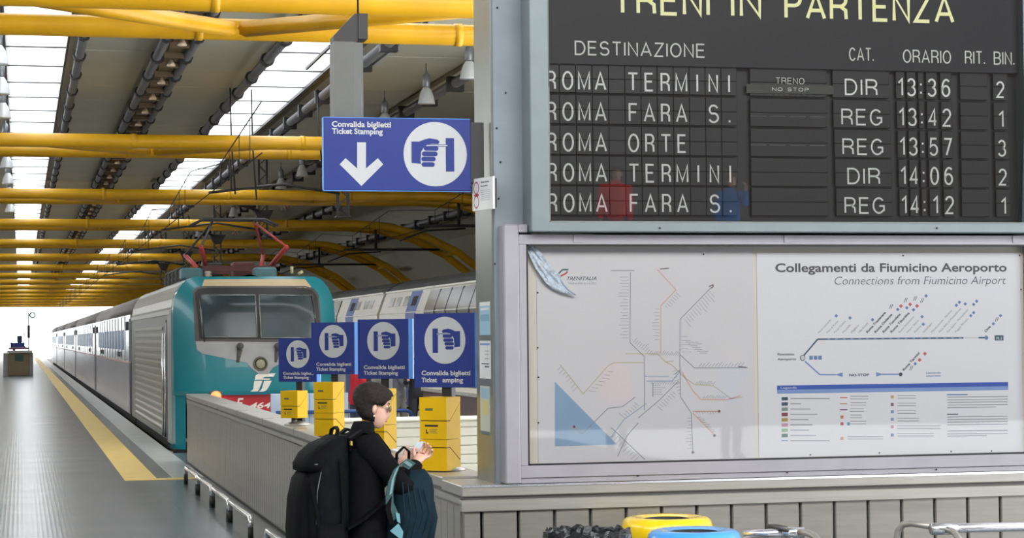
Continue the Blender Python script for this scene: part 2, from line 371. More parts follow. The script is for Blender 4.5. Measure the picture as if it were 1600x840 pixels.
# bell lamps
lampm = mat('lamp_shade_white', srgb(212, 214, 216), 0.35, 0.1); lampg = mat('lamp_housing', srgb(130, 134, 138), 0.35, 0.4)
def bell(x, y, label, z=6.57):
    t = thing('pendant_lamp', label, 'lamp', (x, y, z), 'bell lamps hanging from the roof'); return t
bell0 = thing('pendant_lamp', 'x', 'lamp', (0, 0, 0), 'bell lamps hanging from the roof')
m = MB(); m.lathe([(0.175, 0), (0.172, 0.02), (0.15, 0.14), (0.115, 0.25), (0.07, 0.32), (0.06, 0.33)], seg=20); part('shade', m, lampm, bell0, False)
m = MB(); m.lathe([(0.155, 0.012), (0.0, 0.01)], seg=16, caps=False); part('diffuser', m, white_ink, bell0, False)
m = MB(); m.lathe([(0.06, 0.33), (0.075, 0.35), (0.075, 0.56), (0.055, 0.6), (0.025, 0.62), (0.02, 0.68)], seg=14); part('housing', m, lampg, bell0, False)
m = MB(); m.tube([(0, 0, 0.66), (0, 0, 0.90)], 0.008, 6); part('rod', m, dark, bell0, False)
ORD = ['nearest', 'second', 'third', 'fourth', 'fifth', 'sixth', 'seventh', 'eighth', 'ninth', 'tenth', 'eleventh', 'twelfth', 'thirteenth', 'fourteenth', 'fifteenth', 'sixteenth', 'seventeenth']
rows = [(7.96, 6.57, [36.9, 41.0, 45.9, 50.6, 55.3, 60.0, 65.0, 72.5, 80.0, 88, 96], 'right'), (-0.36, 6.57, [36.2, 40.6, 45.0, 52, 58, 64, 70, 78], 'left')]
first = True
for x, z, ys, side in rows:
    for i, y in enumerate(ys):
        o = bell0 if first else copy_tree(bell0); first = False
        o.location = (x, y, z)
        o['label'] = ('white bell lamp, %s from the camera in the %s roof row' % (ORD[i] if i else 'nearest', side))

# yellow tubular beams
def beam(y, i):
    zc = 5.99; r = 0.145
    t = thing('roof_beam', '%s yellow tubular roof beam from the camera' % ORD[i] if i else 'yellow tubular roof beam nearest the camera, with zigzag bracing', 'beam', (4, y, zc), 'yellow tubular beams spanning the hall')
    def path(yy):
        pts = [(-11.5, yy, -1.0), (-11.3, yy, 2.2), (-10.3, yy, 4.4), (-8.5, yy, 5.6), (-6.5, yy, zc)]
        pts += [(x, yy, zc) for x in (0, 6, 11.8)]
        for a in (12, 25, 38, 50, 62, 74, 86):
            q = math.radians(a); pts.append((11.8 + 6.2 * math.sin(q), yy, zc - 4.9 * (1 - math.cos(q))))
        pts.append((18.0, yy, -1.0)); return pts
    seg = 14 if i < 4 else 8
    for yy in (y, y - 2.4):
        m = MB(); m.tube(path(yy), r, seg); part('tube', m, yellow_tube, t)
    pth = path(0)
    m = MB()
    xs = np.arange(-5.9, 11.6, 2.9)
    for k in range(len(xs) - 1):
        ya, yb = (y, y - 2.4) if k % 2 else (y - 2.4, y)
        part('brace', MB().tube([(xs[k], ya, zc), (xs[k + 1], yb, zc)], 0.10 if i else 0.11, 8), yellow_tube, t) if i < 3 else m.tube([(xs[k], ya, zc), (xs[k + 1], yb, zc)], 0.1, 6)
    for k in range(8, len(pth) - 1, 2):
        p = pth[k]; m.tube([(p[0], y, p[2]), (p[0], y - 2.4, p[2])], 0.07, 6)
    part('arch_brace', m, yellow_tube, t)
    m = MB()
    for yy in (y, y - 2.4):
        for x in (2.3, 5.8, 9.3):
            m.tube([(x - 0.05, yy, zc), (x + 0.05, yy, zc)], r * 1.08, seg)
    part('joint_ring', m, yellow_tube, t)
BY = [27.6, 46.0, 62.0, 77.0] + [92.0 + 15 * k for k in range(12)]
for i, y in enumerate(BY): beam(y, i)

# catenary drops and wires
def lattice(m, x, y, z0, z1, w=0.24):
    for sx in (-1, 1):
        for sy in (-1, 1): m.bar((x + sx * w / 2, y + sy * w / 2, z0), (x + sx * w / 2, y + sy * w / 2, z1), 0.035, 0.035)
    n = max(2, int((z1 - z0) / 0.22)); h = (z1 - z0) / n
    for k in range(n):
        s = 1 if k % 2 else -1
        for sy in (-1, 1): m.bar((x - s * w / 2, y + sy * w / 2, z0 + k * h), (x + s * w / 2, y + sy * w / 2, z0 + (k + 1) * h), 0.02, 0.02)
ins_m = mat('insulator_brown', srgb(120, 90, 80), 0.3)
def droparm(x, y, xl, zb, label, xr=None, ztop=7.35):
    t = thing('catenary_drop', label, 'catenary support', (x, y, ztop), 'catenary supports hanging from the roof beams')
    m = MB(); lattice(m, x, y, zb, ztop); m.box((x - 0.17, y - 0.15, zb - 0.03), (x + 0.17, y + 0.15, zb))
    m.loft([[(x - 0.13, y - 0.13, 5.4), (x + 0.13, y - 0.13, 5.4), (x + 0.13, y + 0.13, 5.4), (x - 0.13, y + 0.13, 5.4)], [(x - 0.30, y - 0.2, 5.75), (x + 0.30, y - 0.2, 5.75), (x + 0.30, y + 0.2, 5.75), (x - 0.30, y + 0.2, 5.75)]])
    part('lattice_post', m, dark, t)
    m = MB(); m.tube([(xl - 0.5, y - 0.3, 6.15), ((xr or x) + 1.8, y - 0.3, 6.15)], 0.045, 8); part('cross_tube', m, dark, t)
    m = MB(); m.tube([(x - 0.15, y - 0.2, 5.72), (x - 1.2, y - 0.2, 6.05), (xl - 0.1, y - 0.2, 6.08)], 0.04, 8)
    m.tube([(x - 0.1, y - 0.2, 5.15), (x - 1.4, y - 0.2, 5.35), (xl, y - 0.2, 5.15)], 0.03, 8)
    m.tube([(xl + 0.5, y - 0.2, 6.07), (xl + 0.5, y - 0.2, 5.2)], 0.015, 6); part('registration_arm', m, dark, t)
    m = MB(); 
    for k in range(6): m.tube([(x + 0.55 + 0.09 * k, y - 0.2, 5.75 + 0.05 * k), (x + 0.60 + 0.09 * k, y - 0.2, 5.78 + 0.05 * k)], 0.05 + 0.03 * (k % 2), 8)
    part('insulator', m, ins_m, t); return t
for i, (y, zb) in enumerate(((46.9, 4.65), (62.9, 4.95), (77.9, 4.65), (92.9, 4.7), (107.9, 4.7))):
    droparm(7.15, y, 4.1, zb, 'dark lattice catenary support, %s from the camera over the platform' % ORD[i])
def wires(x, who):
    t = thing('overhead_wire', 'overhead contact wire above the %s' % who, 'wire', (x, 36, 5.1), 'overhead wires along the tracks')
    part('contact_wire', MB().tube([(x, 36, 5.1), (x, 320, 5.1)], 0.012, 5), dark, t)
    pts = []
    for k in range(0, 19):
        y = 36 + 15.4 * k; pts += [(x, y, 6.0), (x, y + 7.7, 5.55)]
    part('messenger_wire', MB().tube(pts, 0.014, 5), dark, t)
    m = MB()
    for k in range(19):
        for q in (0.25, 0.5, 0.75, 1.0):
            y = 36 + 15.4 * k + 7.7 * q; m.tube([(x, y, 5.1), (x, y, 6.0 - 0.45 * q)], 0.008, 4)
    tag(part('dropper', m, dark, t), kind='stuff')
wires(4.08, 'teal locomotive'); wires(11.7, 'grey double-deck train')
for i, (y, x0, x1, z) in enumerate(((61.0, 11.6, 14.6, 5.2), (76.0, 11.6, 15.2, 5.12), (91.0, 11.6, 15.6, 5.1))):
    t = thing('catenary_support_boom', 'dark horizontal catenary boom over the grey train, %s from the camera' % ORD[i], 'catenary support', (x0, y, z), 'catenary arms over the grey train')
    part('arm', MB().tube([(x0, y, z), (x1, y, z)], 0.045, 8), dark, t)
    part('hanger', MB().tube([(x0 + 1.2, y, z), (x0 + 1.2, y, z + 0.9)], 0.05, 8), dark, t)
    part('stay', MB().tube([(x0 - 0.6, y, z - 0.45), (x0 + 0.2, y, z - 0.15), (x0 + 1.4, y, z - 0.08)], 0.03, 6), dark, t)
for i, (x, y, z0, z1) in enumerate(((4.42, 45, 7.3, 5.0), (4.9, 45.2, 7.3, 4.9), (6.3, 44.9, 7.3, 5.6))):
    single('hanging_cable', MB().tube([(x, y, z0), (x + 0.02, y, (z0 + z1) / 2), (x + 0.10, y, z1)], 0.018, 6), dark,
           'thin dark cable hanging behind the second yellow beam, %s from the left' % ('first', 'second', 'third')[i], 'cable', (x, y, z0))

# ================================================================== LOW STEEL WALL (along the track) AND ITS LEDGE
FY = 11.8            # facade plane
WX = 2.478            # face of the wall towards the platform
boardm = boardm_
def board_mesh(w, h0, h1):
    m = MB(); m.loft([[(0.006, 0, z), (0.012, -0.012, z), (w - 0.012, -0.012, z), (w - 0.006, 0, z), (w - 0.006, 0.02, z), (0.006, 0.02, z)] for z in (h0, h1)])
    return m.mesh('board', boardm)
ws = struct('wall_left', MB().box((WX + 0.02, FY + 0.02, 0), (2.85, 32.3, 0.93)), steel_dark, 'low steel-clad wall carrying the ticket stampers')
bm_ = board_mesh(0.19, 0.03, 0.925)
for k in range(106):
    o = link('board', bm_, ws, (WX + 0.012, FY + 0.03 + (k + 1) * 0.192, 0)); o.rotation_euler = (0, 0, -math.pi / 2)
m = MB(); m.box((WX + 0.012, 32.3, 0), (2.85, 32.32, 0.93)); part('end_plate', m, steel, ws)
m = MB(); m.box((WX, 11.83, 0.91), (WX + 0.03, 32.33, 0.96)); part('band', m, steel, ws)
# ledge cap : hollow moulding, one run along the wall and one along the facade
led = struct('trim_3', MB().cbox((WX, 12.36, 0.982), (2.80, 32.35, 1.05), 0.008).cbox((WX, 11.80, 0.972), (2.56, 12.36, 1.0355), 0.004), steel, 'steel ledge capping the low wall')
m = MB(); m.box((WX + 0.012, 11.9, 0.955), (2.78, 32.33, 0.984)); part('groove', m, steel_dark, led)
for k, yy in enumerate((14.3, 16.9, 19.4, 22.0, 24.6, 27.1)):
    part('joint_strip', MB().box((WX - 0.004, yy - 0.02, 0.98), (2.60, yy + 0.02, 1.054)), steel, led)
wf = struct('wall_front', MB().box((WX + 0.02, FY + 0.02, 0), (8.4, 12.35, 0.93)), steel_dark, 'low steel-clad wall below the notice boards')
x = 2.497 - 0.0; k = 0
bm2 = board_mesh(0.19, 0.03, 0.925)
bx = [2.415 + 0.0] 
xs_ = [aty(p, 800, FY)[0] for p in (752, 809, 865, 921, 977, 1033, 1088, 1143, 1197, 1251, 1303, 1356, 1409, 1460, 1512, 1562)]
st = (xs_[-1] - xs_[0]) / (len(xs_) - 1)
def board_w(w): return board_mesh(w, 0.03, 0.925)
link('board', board_w(xs_[0] - WX - 0.002), wf, (WX + 0.002, FY, 0))
bmx = board_w(st)
for k in range(28): link('board', bmx, wf, (xs_[0] + k * st, FY, 0))
for k in range(16):
    part('clip', MB().box((xs_[0] + k * st - 0.016, FY - 0.016, 0.885), (xs_[0] + k * st + 0.008, FY - 0.002, 0.93)), steel_dark, wf) if k != 99 else None
part('band', MB().cbox((WX - 0.008, FY - 0.035, 0.905 - 0.02), (8.4, FY + 0.02, 0.952), 0.004), steel, wf)

led2 = struct('trim_4', MB().cbox((WX - 0.006, FY - 0.04, 0.972), (8.4, 12.35, 1.036), 0.006), steel, 'steel ledge under the timetable case')
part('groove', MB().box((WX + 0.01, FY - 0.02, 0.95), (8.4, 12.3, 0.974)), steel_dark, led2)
part('lip', MB().box((WX - 0.005, FY - 0.045, 1.026), (8.4, FY - 0.034, 1.038)), chrome, led2)

# facade backing wall and steel column
wb = struct('wall_back', MB().box((3.35, 12.0, 1.03), (8.4, 12.32, 4.6)), frame_mauve, 'wall carrying the departures board')
colm = thing('steel_column', 'tall grey steel column standing on the ledge left of the departures board', 'column', (2.80, 12.1, 1.03))
part('shaft', MB().cbox((2.702, 11.87, 1.03), (2.925, 12.33, 5.2), 0.006), galv, colm)
part('side_plate', MB().box((2.690, 11.885, 1.03), (2.703, 12.33, 5.2)), galv_side, colm)
part('lower_plate', MB().box((2.704, 11.862, 1.03), (2.92, 11.872, 1.99)), galv, colm)
rv = MB(); rv.lathe([(0.006, 0), (0.006, 0.004), (0.002, 0.006)], seg=8)
rvm = rv.mesh('rivet', dark)
for (px, py) in ((777, 12), (782, 253), (773, 412), (776, 200), (779, 310), (790, 145)):
    p = aty(px, py, 11.868); o = link('rivet', rvm, colm, (p[0] - 2.80, p[1] - 12.1, p[2] - 1.03)); o.rotation_euler = (math.pi / 2, 0, 0)

# ------------------------------------------------------------------ departures board
BYF, BYG = 11.66, 11.70      # frame front, glass
def P(px, py, d=BYG): return aty(px, py, d)
zb = P(1200, 348)[2]; xl = P(855, 200)[0]; xr = P(1597, 200)[0]
db = thing('departures_board', 'black split-flap departures board headed TRENI IN PARTENZA', 'departures board', (4.6, BYF, zb))
fx0 = aty(829, 200, BYF)[0]; fzb = aty(900, 362, BYF)[2]
fr = MB()
fr.cbox((fx0, BYF, fzb), (xl, 11.98, 4.7), 0.006); fr.cbox((xr, BYF, fzb), (xr + 0.16, 11.98, 4.7), 0.006)
fr.cbox((xl - 0.01, BYF, fzb), (xr + 0.01, 11.98, zb), 0.006)
part('housing_frame', fr, frame_green, db)
part('inner_lip', MB().box((xl, BYF + 0.005, zb - 0.001), (xr, BYF + 0.02, zb + 0.006)).box((xl - 0.001, BYF + 0.005, zb), (xl + 0.007, BYF + 0.02, 4.7)), galv_side, db)
flap_m = mat('flap_black', srgb(26, 26, 27), 0.45, 0, 0.15, 8); panel_m = mat('board_panel_black', srgb(12, 14, 22), 0.5)
part('header_panel', MB().box((xl, BYG + 0.03, P(900, 100, 11.74)[2]), (xr, BYG + 0.045, 4.7)), panel_m, db)
part('flap_backing', MB().box((xl, BYG + 0.075, zb), (xr, BYG + 0.09, P(900, 100, 11.74)[2])), flap_m, db)
part('glass', MB().quad((xl, BYG + 0.022, zb), (xr, BYG + 0.022, zb), (xr, BYG - 0.036, 3.35), (xl, BYG - 0.036, 3.35)).quad((xl, BYG - 0.036, 3.35), (xr, BYG - 0.036, 3.35), (xr, BYG - 0.036, 4.7), (xl, BYG - 0.036, 4.7)), glass('board_glass', (0.96, 0.97, 0.98), 0.0, ior=1.6), db)
for px in (1007, 1464 - 24):
    p = aty(px + 24, 356, BYF - 0.003); o = link('rivet', rvm, db, (p[0] - 4.6, -0.002, p[2] - zb)); o.rotation_euler = (math.pi / 2, 0, 0)
HD = 11.728; FD = 11.745
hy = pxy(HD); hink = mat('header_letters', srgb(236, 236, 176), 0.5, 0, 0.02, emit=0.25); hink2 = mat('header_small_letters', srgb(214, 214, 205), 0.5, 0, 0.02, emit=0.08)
GROT = ('header_lettering', 'column_lettering', 'remark_lettering', 'hidden_lettering')
def text_part(name, items, m, parent, d):
    """items: (text, x0, x1, y_base_left, cap_px[, off, shear]) measured on the facade plane; each line is level in the world"""
    q = MB()
    for it in items:
        t_, a, c, yb, cp = it[:5]; off = it[5] if len(it) > 5 else 0; sh = it[6] if len(it) > 6 else 0
        p0 = aty(a, yb, d); p1 = aty(c, yb, d); k = d / FPX * 1.03
        if name in GROT: sign_text(q, t_, lambda u, v: (u, d, v), p0[0], p1[0], p0[2], cp * k, off or 0.1, 0.17)
        else: put_text(q, t_, lambda u, v: (u, d, v), p0[0], p1[0], p0[2], cp * k, off, sh)
    return part(name, q, m, parent)
text_part('header_lettering', [('TRENI', 958, 1109, 22, 47, 0.125), ('IN', 1142, 1190, 27, 47, 0.125), ('PARTENZA', 1226, 1491, 30, 47, 0.125)], hink, db, HD)
text_part('column_lettering', [('DESTINAZIONE', 898, 1102, 86, 23, 0.11), ('CAT.', 1327, 1365, 95, 22), ('ORARIO', 1411, 1486, 98, 22), ('RIT.', 1508, 1539, 100, 22), ('BIN.', 1553, 1585, 101, 22)], hink2, db, HD)
# flaps: one card per character, character as its sub-part
ch_m = mat('flap_character', srgb(240, 240, 234), 0.5, 0, 0.03)
rz = [aty(861, yb, FD)[2] for yb in (140, 188.5, 236.5, 284, 331.5)]
KPX = FD / FPX * 1.03
_fl = {}
def flap(xc, z, w, h, ch=None, cw=None, ch_h=None, off=0.0):
    key = (round(w, 4), round(h, 4))
    if key not in _fl:
        q = MB(); q.cbox((-w / 2 + 0.001, 0.003, -0.014), (w / 2 - 0.001, 0.02, h / 2 - 0.0155), 0.002); q.cbox((-w / 2 + 0.001, 0.003, h / 2 - 0.0145), (w / 2 - 0.001, 0.02, h - 0.014), 0.002)
        _fl[key] = q.mesh('flap', flap_m)
    o = link('flap', _fl[key], db, (xc - 4.6, FD - BYF, z - zb))
    if ch and ch != ' ':
        k2 = (ch, round(cw, 3), round(ch_h, 3))
        if k2 not in _fl:
            q = MB(); sign_text(q, ch, lambda u, v: (u, 0.001, v), -cw / 2, cw / 2, 0, ch_h, 0.105, 0.2); _fl[k2] = q.mesh('character', ch_m)
        link('character', _fl[k2], o, (0, 0, 0))
    return o
CW = {'I': 3.2, '1': 9, '.': 4, ':': 3.4, 'M': 19.5, 'A': 18.5, 'O': 17.5, 'N': 15.5, 'E': 14.5, 'F': 14.5, 'T': 18, 'S': 17.5, 'R': 14.5}
dest = ['ROMA TERMINI', 'ROMA FARA S.', 'ROMA ORTE   ', 'ROMA TERMINI', 'ROMA FARA S.']
cats = [('DIR', 1317, 1376), ('REG', 1310, 1384), ('REG', 1311, 1385), ('DIR', 1319, 1378), ('REG', 1313, 1386)]
tms = ['13:36', '13:42', '13:57', '14:06', '14:12']; bins_ = '21321'
pw = (aty(1139, 140, FD)[0] - aty(861, 140, FD)[0]) / 11
x861 = aty(862, 200, FD)[0]
for r_ in range(5):
    z = rz[r_]; H_ = 0.168
    for k, c_ in enumerate(dest[r_]):
        flap(x861 + k * pw, z, pw, H_, c_, CW.get(c_, 16) * KPX, 30 * KPX, -0.012)
    a = aty(1302, 200, FD)[0]; c2 = aty(1391, 200, FD)[0]
    t_, p, q2 = cats[r_]
    o = flap((aty(p, 200, FD)[0] + aty(q2, 200, FD)[0]) / 2, z, c2 - a, H_, t_, (q2 - p) * KPX / 1.03, 27 * KPX, -0.006)
    for ch, px in zip(tms[r_], (1408, 1425, 1440, 1457, 1479)):
        flap(aty(px + r_ * 0.7, 200, FD)[0], z - (0.0), {':': 10}.get(ch, 16 if px < 1440 else 20) * KPX, H_, ch, CW.get(ch, 15) * KPX, 30 * KPX, -0.012)
    flap(aty(1523, 200, FD)[0], z, 50 * KPX, H_)
    flap(aty(1564 + r_ * 0.5, 200, FD)[0], z, 26 * KPX, H_, bins_[r_], CW.get(bins_[r_], 14) * KPX, 28 * KPX, -0.012)
    flap(aty(1233, 200, FD)[0], z, 132 * KPX, H_)
sl = mat('flap_slot_line', srgb(120, 120, 116), 0.5)
q = MB()
for r_, yy in ((1, 181), (2, 226)):
    for k in range(4):
        a = aty(1172 + 31 * k, yy, FD)[0]; z = aty(1172, yy, FD)[2]; q.box((a, FD - 0.001, z - 0.0015), (a + 0.10, FD + 0.002, z + 0.0015))
part('hinge_line', q, sl, db)
q = MB(); a = aty(1166, 140, FD); c2 = aty(1302, 140, FD); q.box((a[0], FD - 0.004, aty(1166, 145, FD)[2]), (c2[0], FD, aty(1166, 131, FD)[2])); part('turning_flap', q, mat('flap_olive', srgb(62, 64, 54), 0.5), db)
text_part('remark_lettering', [('TRENO', 1212, 1257, 131, 10.5), ('NO STOP', 1206, 1264, 142, 6, 0.15)], hink2, db, FD - 0.006)
text_part('hidden_lettering', [('RISERVATO', 1198, 1270, 150.5, 4)], mat('dim_ink', srgb(90, 90, 86), 0.6), db, FD - 0.002)

# ------------------------------------------------------------------ timetable case
CYF = 11.74
tcase = thing('notice_case', 'wide grey aluminium display case with two rail posters behind a pane', 'display case', (4.5, 11.8, 1.1))
X = lambda px, d=CYF: aty(px, 550, d)[0]
Z = lambda py, px=1000, d=CYF: aty(px, py, d)[2]
xo0, xo1, xi = X(788), X(812), X(824)
xR = X(1612); zt = Z(382, 1200); zbm = Z(727, 830)
q = MB()
q.cbox((xo0, CYF - 0.01, 1.04), (xo1, 12.0, Z(350, 800)), 0.008); q.cbox((xo1 - 0.004, CYF - 0.008, Z(363, 812)), (X(826), 12.0, Z(350, 800) - 0.001), 0.004)
part('outer_moulding', q, frame_mauve, tcase)
q = MB(); q.cbox((xo1, CYF, zbm), (xi, 12.0, zt), 0.003); q.cbox((xo1, CYF, zt), (xR + 0.1, 12.0, zt + 0.058), 0.003)
q.cbox((xo1, CYF, zbm - 0.072), (xR + 0.1, 12.0, zbm), 0.003); q.cbox((xR, CYF, zbm), (xR + 0.1, 12.0, zt), 0.003)
part('door_frame', q, frame_mauve, tcase)
q = MB(); q.cbox((xo1, CYF + 0.01, 1.04), (xR + 0.1, 12.0, zbm - 0.07), 0.004); part('sill', q, frame_mauve, tcase)
q = MB(); e = 0.009
q.box((xi, CYF + 0.002, zt - e), (xR, CYF + 0.03, zt)).box((xi, CYF + 0.002, zbm), (xR, CYF + 0.03, zbm + e)).box((xi, CYF + 0.002, zbm), (xi + e, CYF + 0.03, zt))
part('gasket', q, black, tcase)
part('back_panel', MB().box((xi, 11.835, zbm), (xR, 11.85, zt)), mat('case_backing', srgb(240, 232, 218), 0.6, 0, 0.03, 2), tcase)
part('pane', MB().quad((xi, 11.775, zbm), (xR, 11.775, zbm), (xR, 11.775, zt), (xi, 11.775, zt)), glass('case_glass', (0.97, 0.98, 0.98), 0.02), tcase)
for px in (876 + 20, 1225, 1582):
    p0 = aty(px, 368, CYF - 0.001); part('hinge', MB().box((p0[0], CYF - 0.006, zt + 0.012), (p0[0] + 0.045, CYF, zt + 0.055)), frame_mauve, tcase)
for px, py in ((997, 743), (1463, 733), (1230, 738)):
    p0 = aty(px, py, CYF - 0.002); part('screw', MB().lathe([(0.005, 0), (0.005, 0.003)], (0, 0, 0), 8).box((0, 0, 0), (0, 0, 0)) if False else MB().box((p0[0] - 0.005, CYF - 0.003, p0[2] - 0.005), (p0[0] + 0.005, CYF, p0[2] + 0.005)), black, tcase)

PD = 11.828
def pp(x, y): return aty(x, y, PD)
def poster(name, px0, px1, py0, py1, m, label):
    a = pp(px0, py0); c_ = pp(px1, py1)
    t = thing(name, label, 'poster', ((a[0] + c_[0]) / 2, PD, c_[2]), 'rail posters in the notice case')
    part('sheet', MB().box((a[0], PD + 0.0005, c_[2]), (c_[0], PD + 0.005, a[2])), m, t); return t
pm = poster('poster', 838, 1181, 388, 722, mat('poster_grey', srgb(236, 231, 233), 0.5, 0, 0.015, 2), 'left faded rail network map poster with a blue sea triangle')
def ribbon(mb, pts, w, d=PD - 0.0005):
    """printed line through survey points, w in photograph pixels"""
    P_ = [aty(x, y, d) for x, y in pts]; w *= d / FPX
    for a, b_ in zip(P_[:-1], P_[1:]):
        dx, dz = b_[0] - a[0], b_[2] - a[2]; L = math.hypot(dx, dz) or 1; nx, nz_ = -dz / L * w / 2, dx / L * w / 2
        mb.quad((a[0] + nx, d, a[2] + nz_), (b_[0] + nx, d, b_[2] + nz_), (b_[0] - nx, d, b_[2] - nz_), (a[0] - nx, d, a[2] - nz_))
def ink(n, r, g, b_): return mat('ink_' + n, srgb(r, g, b_), 0.5, 0, 0.02)
def zpt(l, ox=800, oy=380, s=4.0): return [(ox + x / s, oy + y / s) for x, y in l]
L_ = {
 'grey': [[(740, 180), (738, 620), (825, 705), (828, 1040)], [(1245, 275), (1050, 475), (1048, 760), (1050, 790), (1020, 815)], [(1050, 695), (1140, 778), (1470, 776)], [(620, 170), (765, 170)],
          [(770, 960), (690, 1020), (600, 1030), (440, 1190), (390, 1150)], [(1050, 780), (1055, 960), (1120, 1060), (1130, 1300)], [(790, 1090), (920, 980), (1040, 860)], [(880, 870), (880, 960)], [(660, 1330), (720, 1200), (790, 1120)], [(620, 1150), (830, 1350)]],
 'red': [[(910, 165), (1025, 290), (930, 390), (930, 680)], [(1130, 1060), (1265, 1195)], [(1130, 1050), (1300, 1048)], [(1060, 800), (1130, 920), (1180, 975), (1340, 978), (1430, 950)]],
 'ochre': [[(300, 755), (445, 940), (600, 765), (640, 745), (820, 745)], [(710, 690), (910, 690), (960, 740), (1000, 760), (1080, 840), (1140, 880), (1260, 890), (1370, 970), (1440, 960)], [(960, 740), (1010, 735)]],
 'blue': [[(830, 830), (980, 830)], [(840, 860), (1000, 860), (1050, 800)], [(500, 1190), (620, 1210), (700, 1100), (840, 1000)]],
}
cols = {'grey': ink('map_grey', 158, 158, 166), 'red': ink('map_red', 240, 186, 176), 'ochre': ink('map_ochre', 210, 196, 166), 'blue': ink('map_blue', 160, 178, 208)}
for cname, lines in L_.items():
    q = MB()
    for l in lines: ribbon(q, zpt(l), 1.3 if cname != 'red' else 1.7)
    part('map_line', q, cols[cname], pm)
q = MB(); rs = random.Random(3)
def ticks(p0, p1, n, dx, dy, jit=0.5):
    for k in range(n):
        t = (k + 0.5) / n; x = p0[0] + (p1[0] - p0[0]) * t; y = p0[1] + (p1[1] - p0[1]) * t; s = 1 - jit * rs.random()
        ribbon(q, zpt([(x, y), (x + dx * s, y + dy * s)]), 0.8)
ticks((725, 200), (725, 600), 20, -60, 0); ticks((1240, 290), (1070, 480), 13, 50, 60); ticks((920, 400), (920, 610), 10, -45, 0); ticks((1030, 300), (950, 395), 7, 35, 30)
ticks((750, 615), (860, 700), 9, 40, -45); ticks((1160, 770), (1440, 770), 14, 25, -30); ticks((1060, 570), (1060, 690), 5, 60, 0); ticks((300, 760), (420, 900), 8, -35, 35); ticks((1140, 880), (1260, 885), 9, 20, -25)
ticks((610, 790), (470, 930), 7, 60, 8); ticks((1125, 1080), (1128, 1290), 10, -45, 0); ticks((1150, 1080), (1250, 1180), 9, 35, 0); ticks((1140, 1045), (1290, 1045), 9, 15, 25)
ticks((460, 1170), (380, 1110), 6, -45, 50); ticks((640, 1180), (800, 1340), 10, -35, 35); ticks((860, 700), (1040, 700), 14, 25, -30); ticks((860, 880), (1040, 880), 12, 22, -24); ticks((1185, 970), (1330, 975), 10, 25, -28)
ticks((1060, 600), (1180, 690), 8, 90, 0); ticks((880, 880), (884, 950), 5, 90, 0); ticks((1000, 790), (1040, 950), 8, 30, -10); ticks((700, 1100), (800, 1010), 7, -40, -34); ticks((900, 1020), (1010, 920), 8, 34, 32)
tag(part('station_ticks', q, ink('tick', 178, 178, 182), pm), kind='stuff')
q = MB(); a = [pp(867, 596), pp(867, 697), pp(964, 694)]; q.add([(p[0], PD - 0.0003, p[2]) for p in a], [(0, 1, 2)]); part('sea', q, mat('sea_print', srgb(150, 182, 214), 0.5, 0, 0.03, 6), pm)
q = MB(); 
for l in ([(1230, 270), (1258, 258), (1255, 275), (1238, 280)], [(1415, 770), (1470, 775)], [(980, 155), (925, 160)]): ribbon(q, zpt(l), 1.6)
for (x, y) in ((388, 1145), (1265, 1200), (1130, 1305), (1295, 1048)):
    p = zpt([(x, y)])[0]; c0 = pp(*p); q.add([(c0[0] + 0.009 * math.cos(i * 1.047), PD - 0.001, c0[2] + 0.009 * math.sin(i * 1.047)) for i in range(6)], [tuple(range(6))])
part('terminus_marks', q, ink('terminus', 120, 90, 92), pm)
def ttext(t_, parent, name, x0, x1, yb, cap, m, off=0, shear=0, d=PD - 0.001): return text_part(name, [(t_, x0, x1, yb, cap, off, shear)], m, parent, d)
ttext('TRENITALIA', pm, 'logo_lettering', 886, 932, 437.5, 5.5, ink('logo_grey', 96, 104, 112), 0.01, 0.3)
ttext('TRENI PER IL LAZIO', pm, 'logo_lettering', 888, 931, 444, 2.6, ink('logo_grey2', 150, 150, 156))
q = MB(); ribbon(q, [(873, 427), (879, 421), (888, 421)], 2.5); part('logo_mark', q, ink('logo_green', 70, 110, 105), pm)
q = MB(); ribbon(q, [(876, 431), (884, 427), (887, 424)], 2.5); part('logo_mark', q, ink('logo_red', 200, 80, 80), pm)

pr = poster('poster', 1182, 1599, 395, 713, mat('poster_white', srgb(248, 245, 250), 0.45, 0, 0.012, 2), 'right white poster headed Collegamenti da Fiumicino Aeroporto')
tk = ink('title', 88, 88, 94); tl_ = ink('subtitle', 112, 112, 120); nb = ink('navy', 40, 52, 110); bl = ink('mid_blue', 120, 156, 210); teal_i = ink('route_teal', 66, 96, 118); rd = ink('route_red', 214, 110, 104); bk = ink('ink_dark', 70, 72, 82); pale = ink('ink_pale', 168, 166, 172); icb = ink('icon_blue', 112, 140, 196)
ttext('Collegamenti da Fiumicino Aeroporto', pr, 'title_lettering', 1211.5, 1573, 424.5, 13.5, tk, 0.022)
ttext('Connections from Fiumicino Airport', pr, 'title_lettering', 1304, 1572, 444.5, 13.2, tl_, -0.008, 0.22)
Zp = lambda x, y: (1180 + x / 3.81, 390 + y / 3.81)
q = MB(); ribbon(q, [Zp(290, 628), Zp(372, 532), Zp(1240, 524)], 2.6); ribbon(q, [Zp(1330, 523), Zp(1370, 523)], 2.6); part('route_line', q, teal_i, pr)
q = MB(); 
for k in range(18): x = 430 + k * 46; ribbon(q, [Zp(x, 531 - k * 0.4), Zp(x + 16, 531 - k * 0.4)], 2.0, PD - 0.001)
part('route_dash', q, bl, pr)
q = MB()
for k in range(12): x = 1248 + k * 7; ribbon(q, [Zp(x, 523), Zp(x + 3, 523)], 1.6)
part('route_dots', q, pale, pr)
q = MB(); ribbon(q, [Zp(295, 662), Zp(385, 743), Zp(480, 743)], 2.2); ribbon(q, [Zp(755, 741), Zp(855, 741)], 2.2)
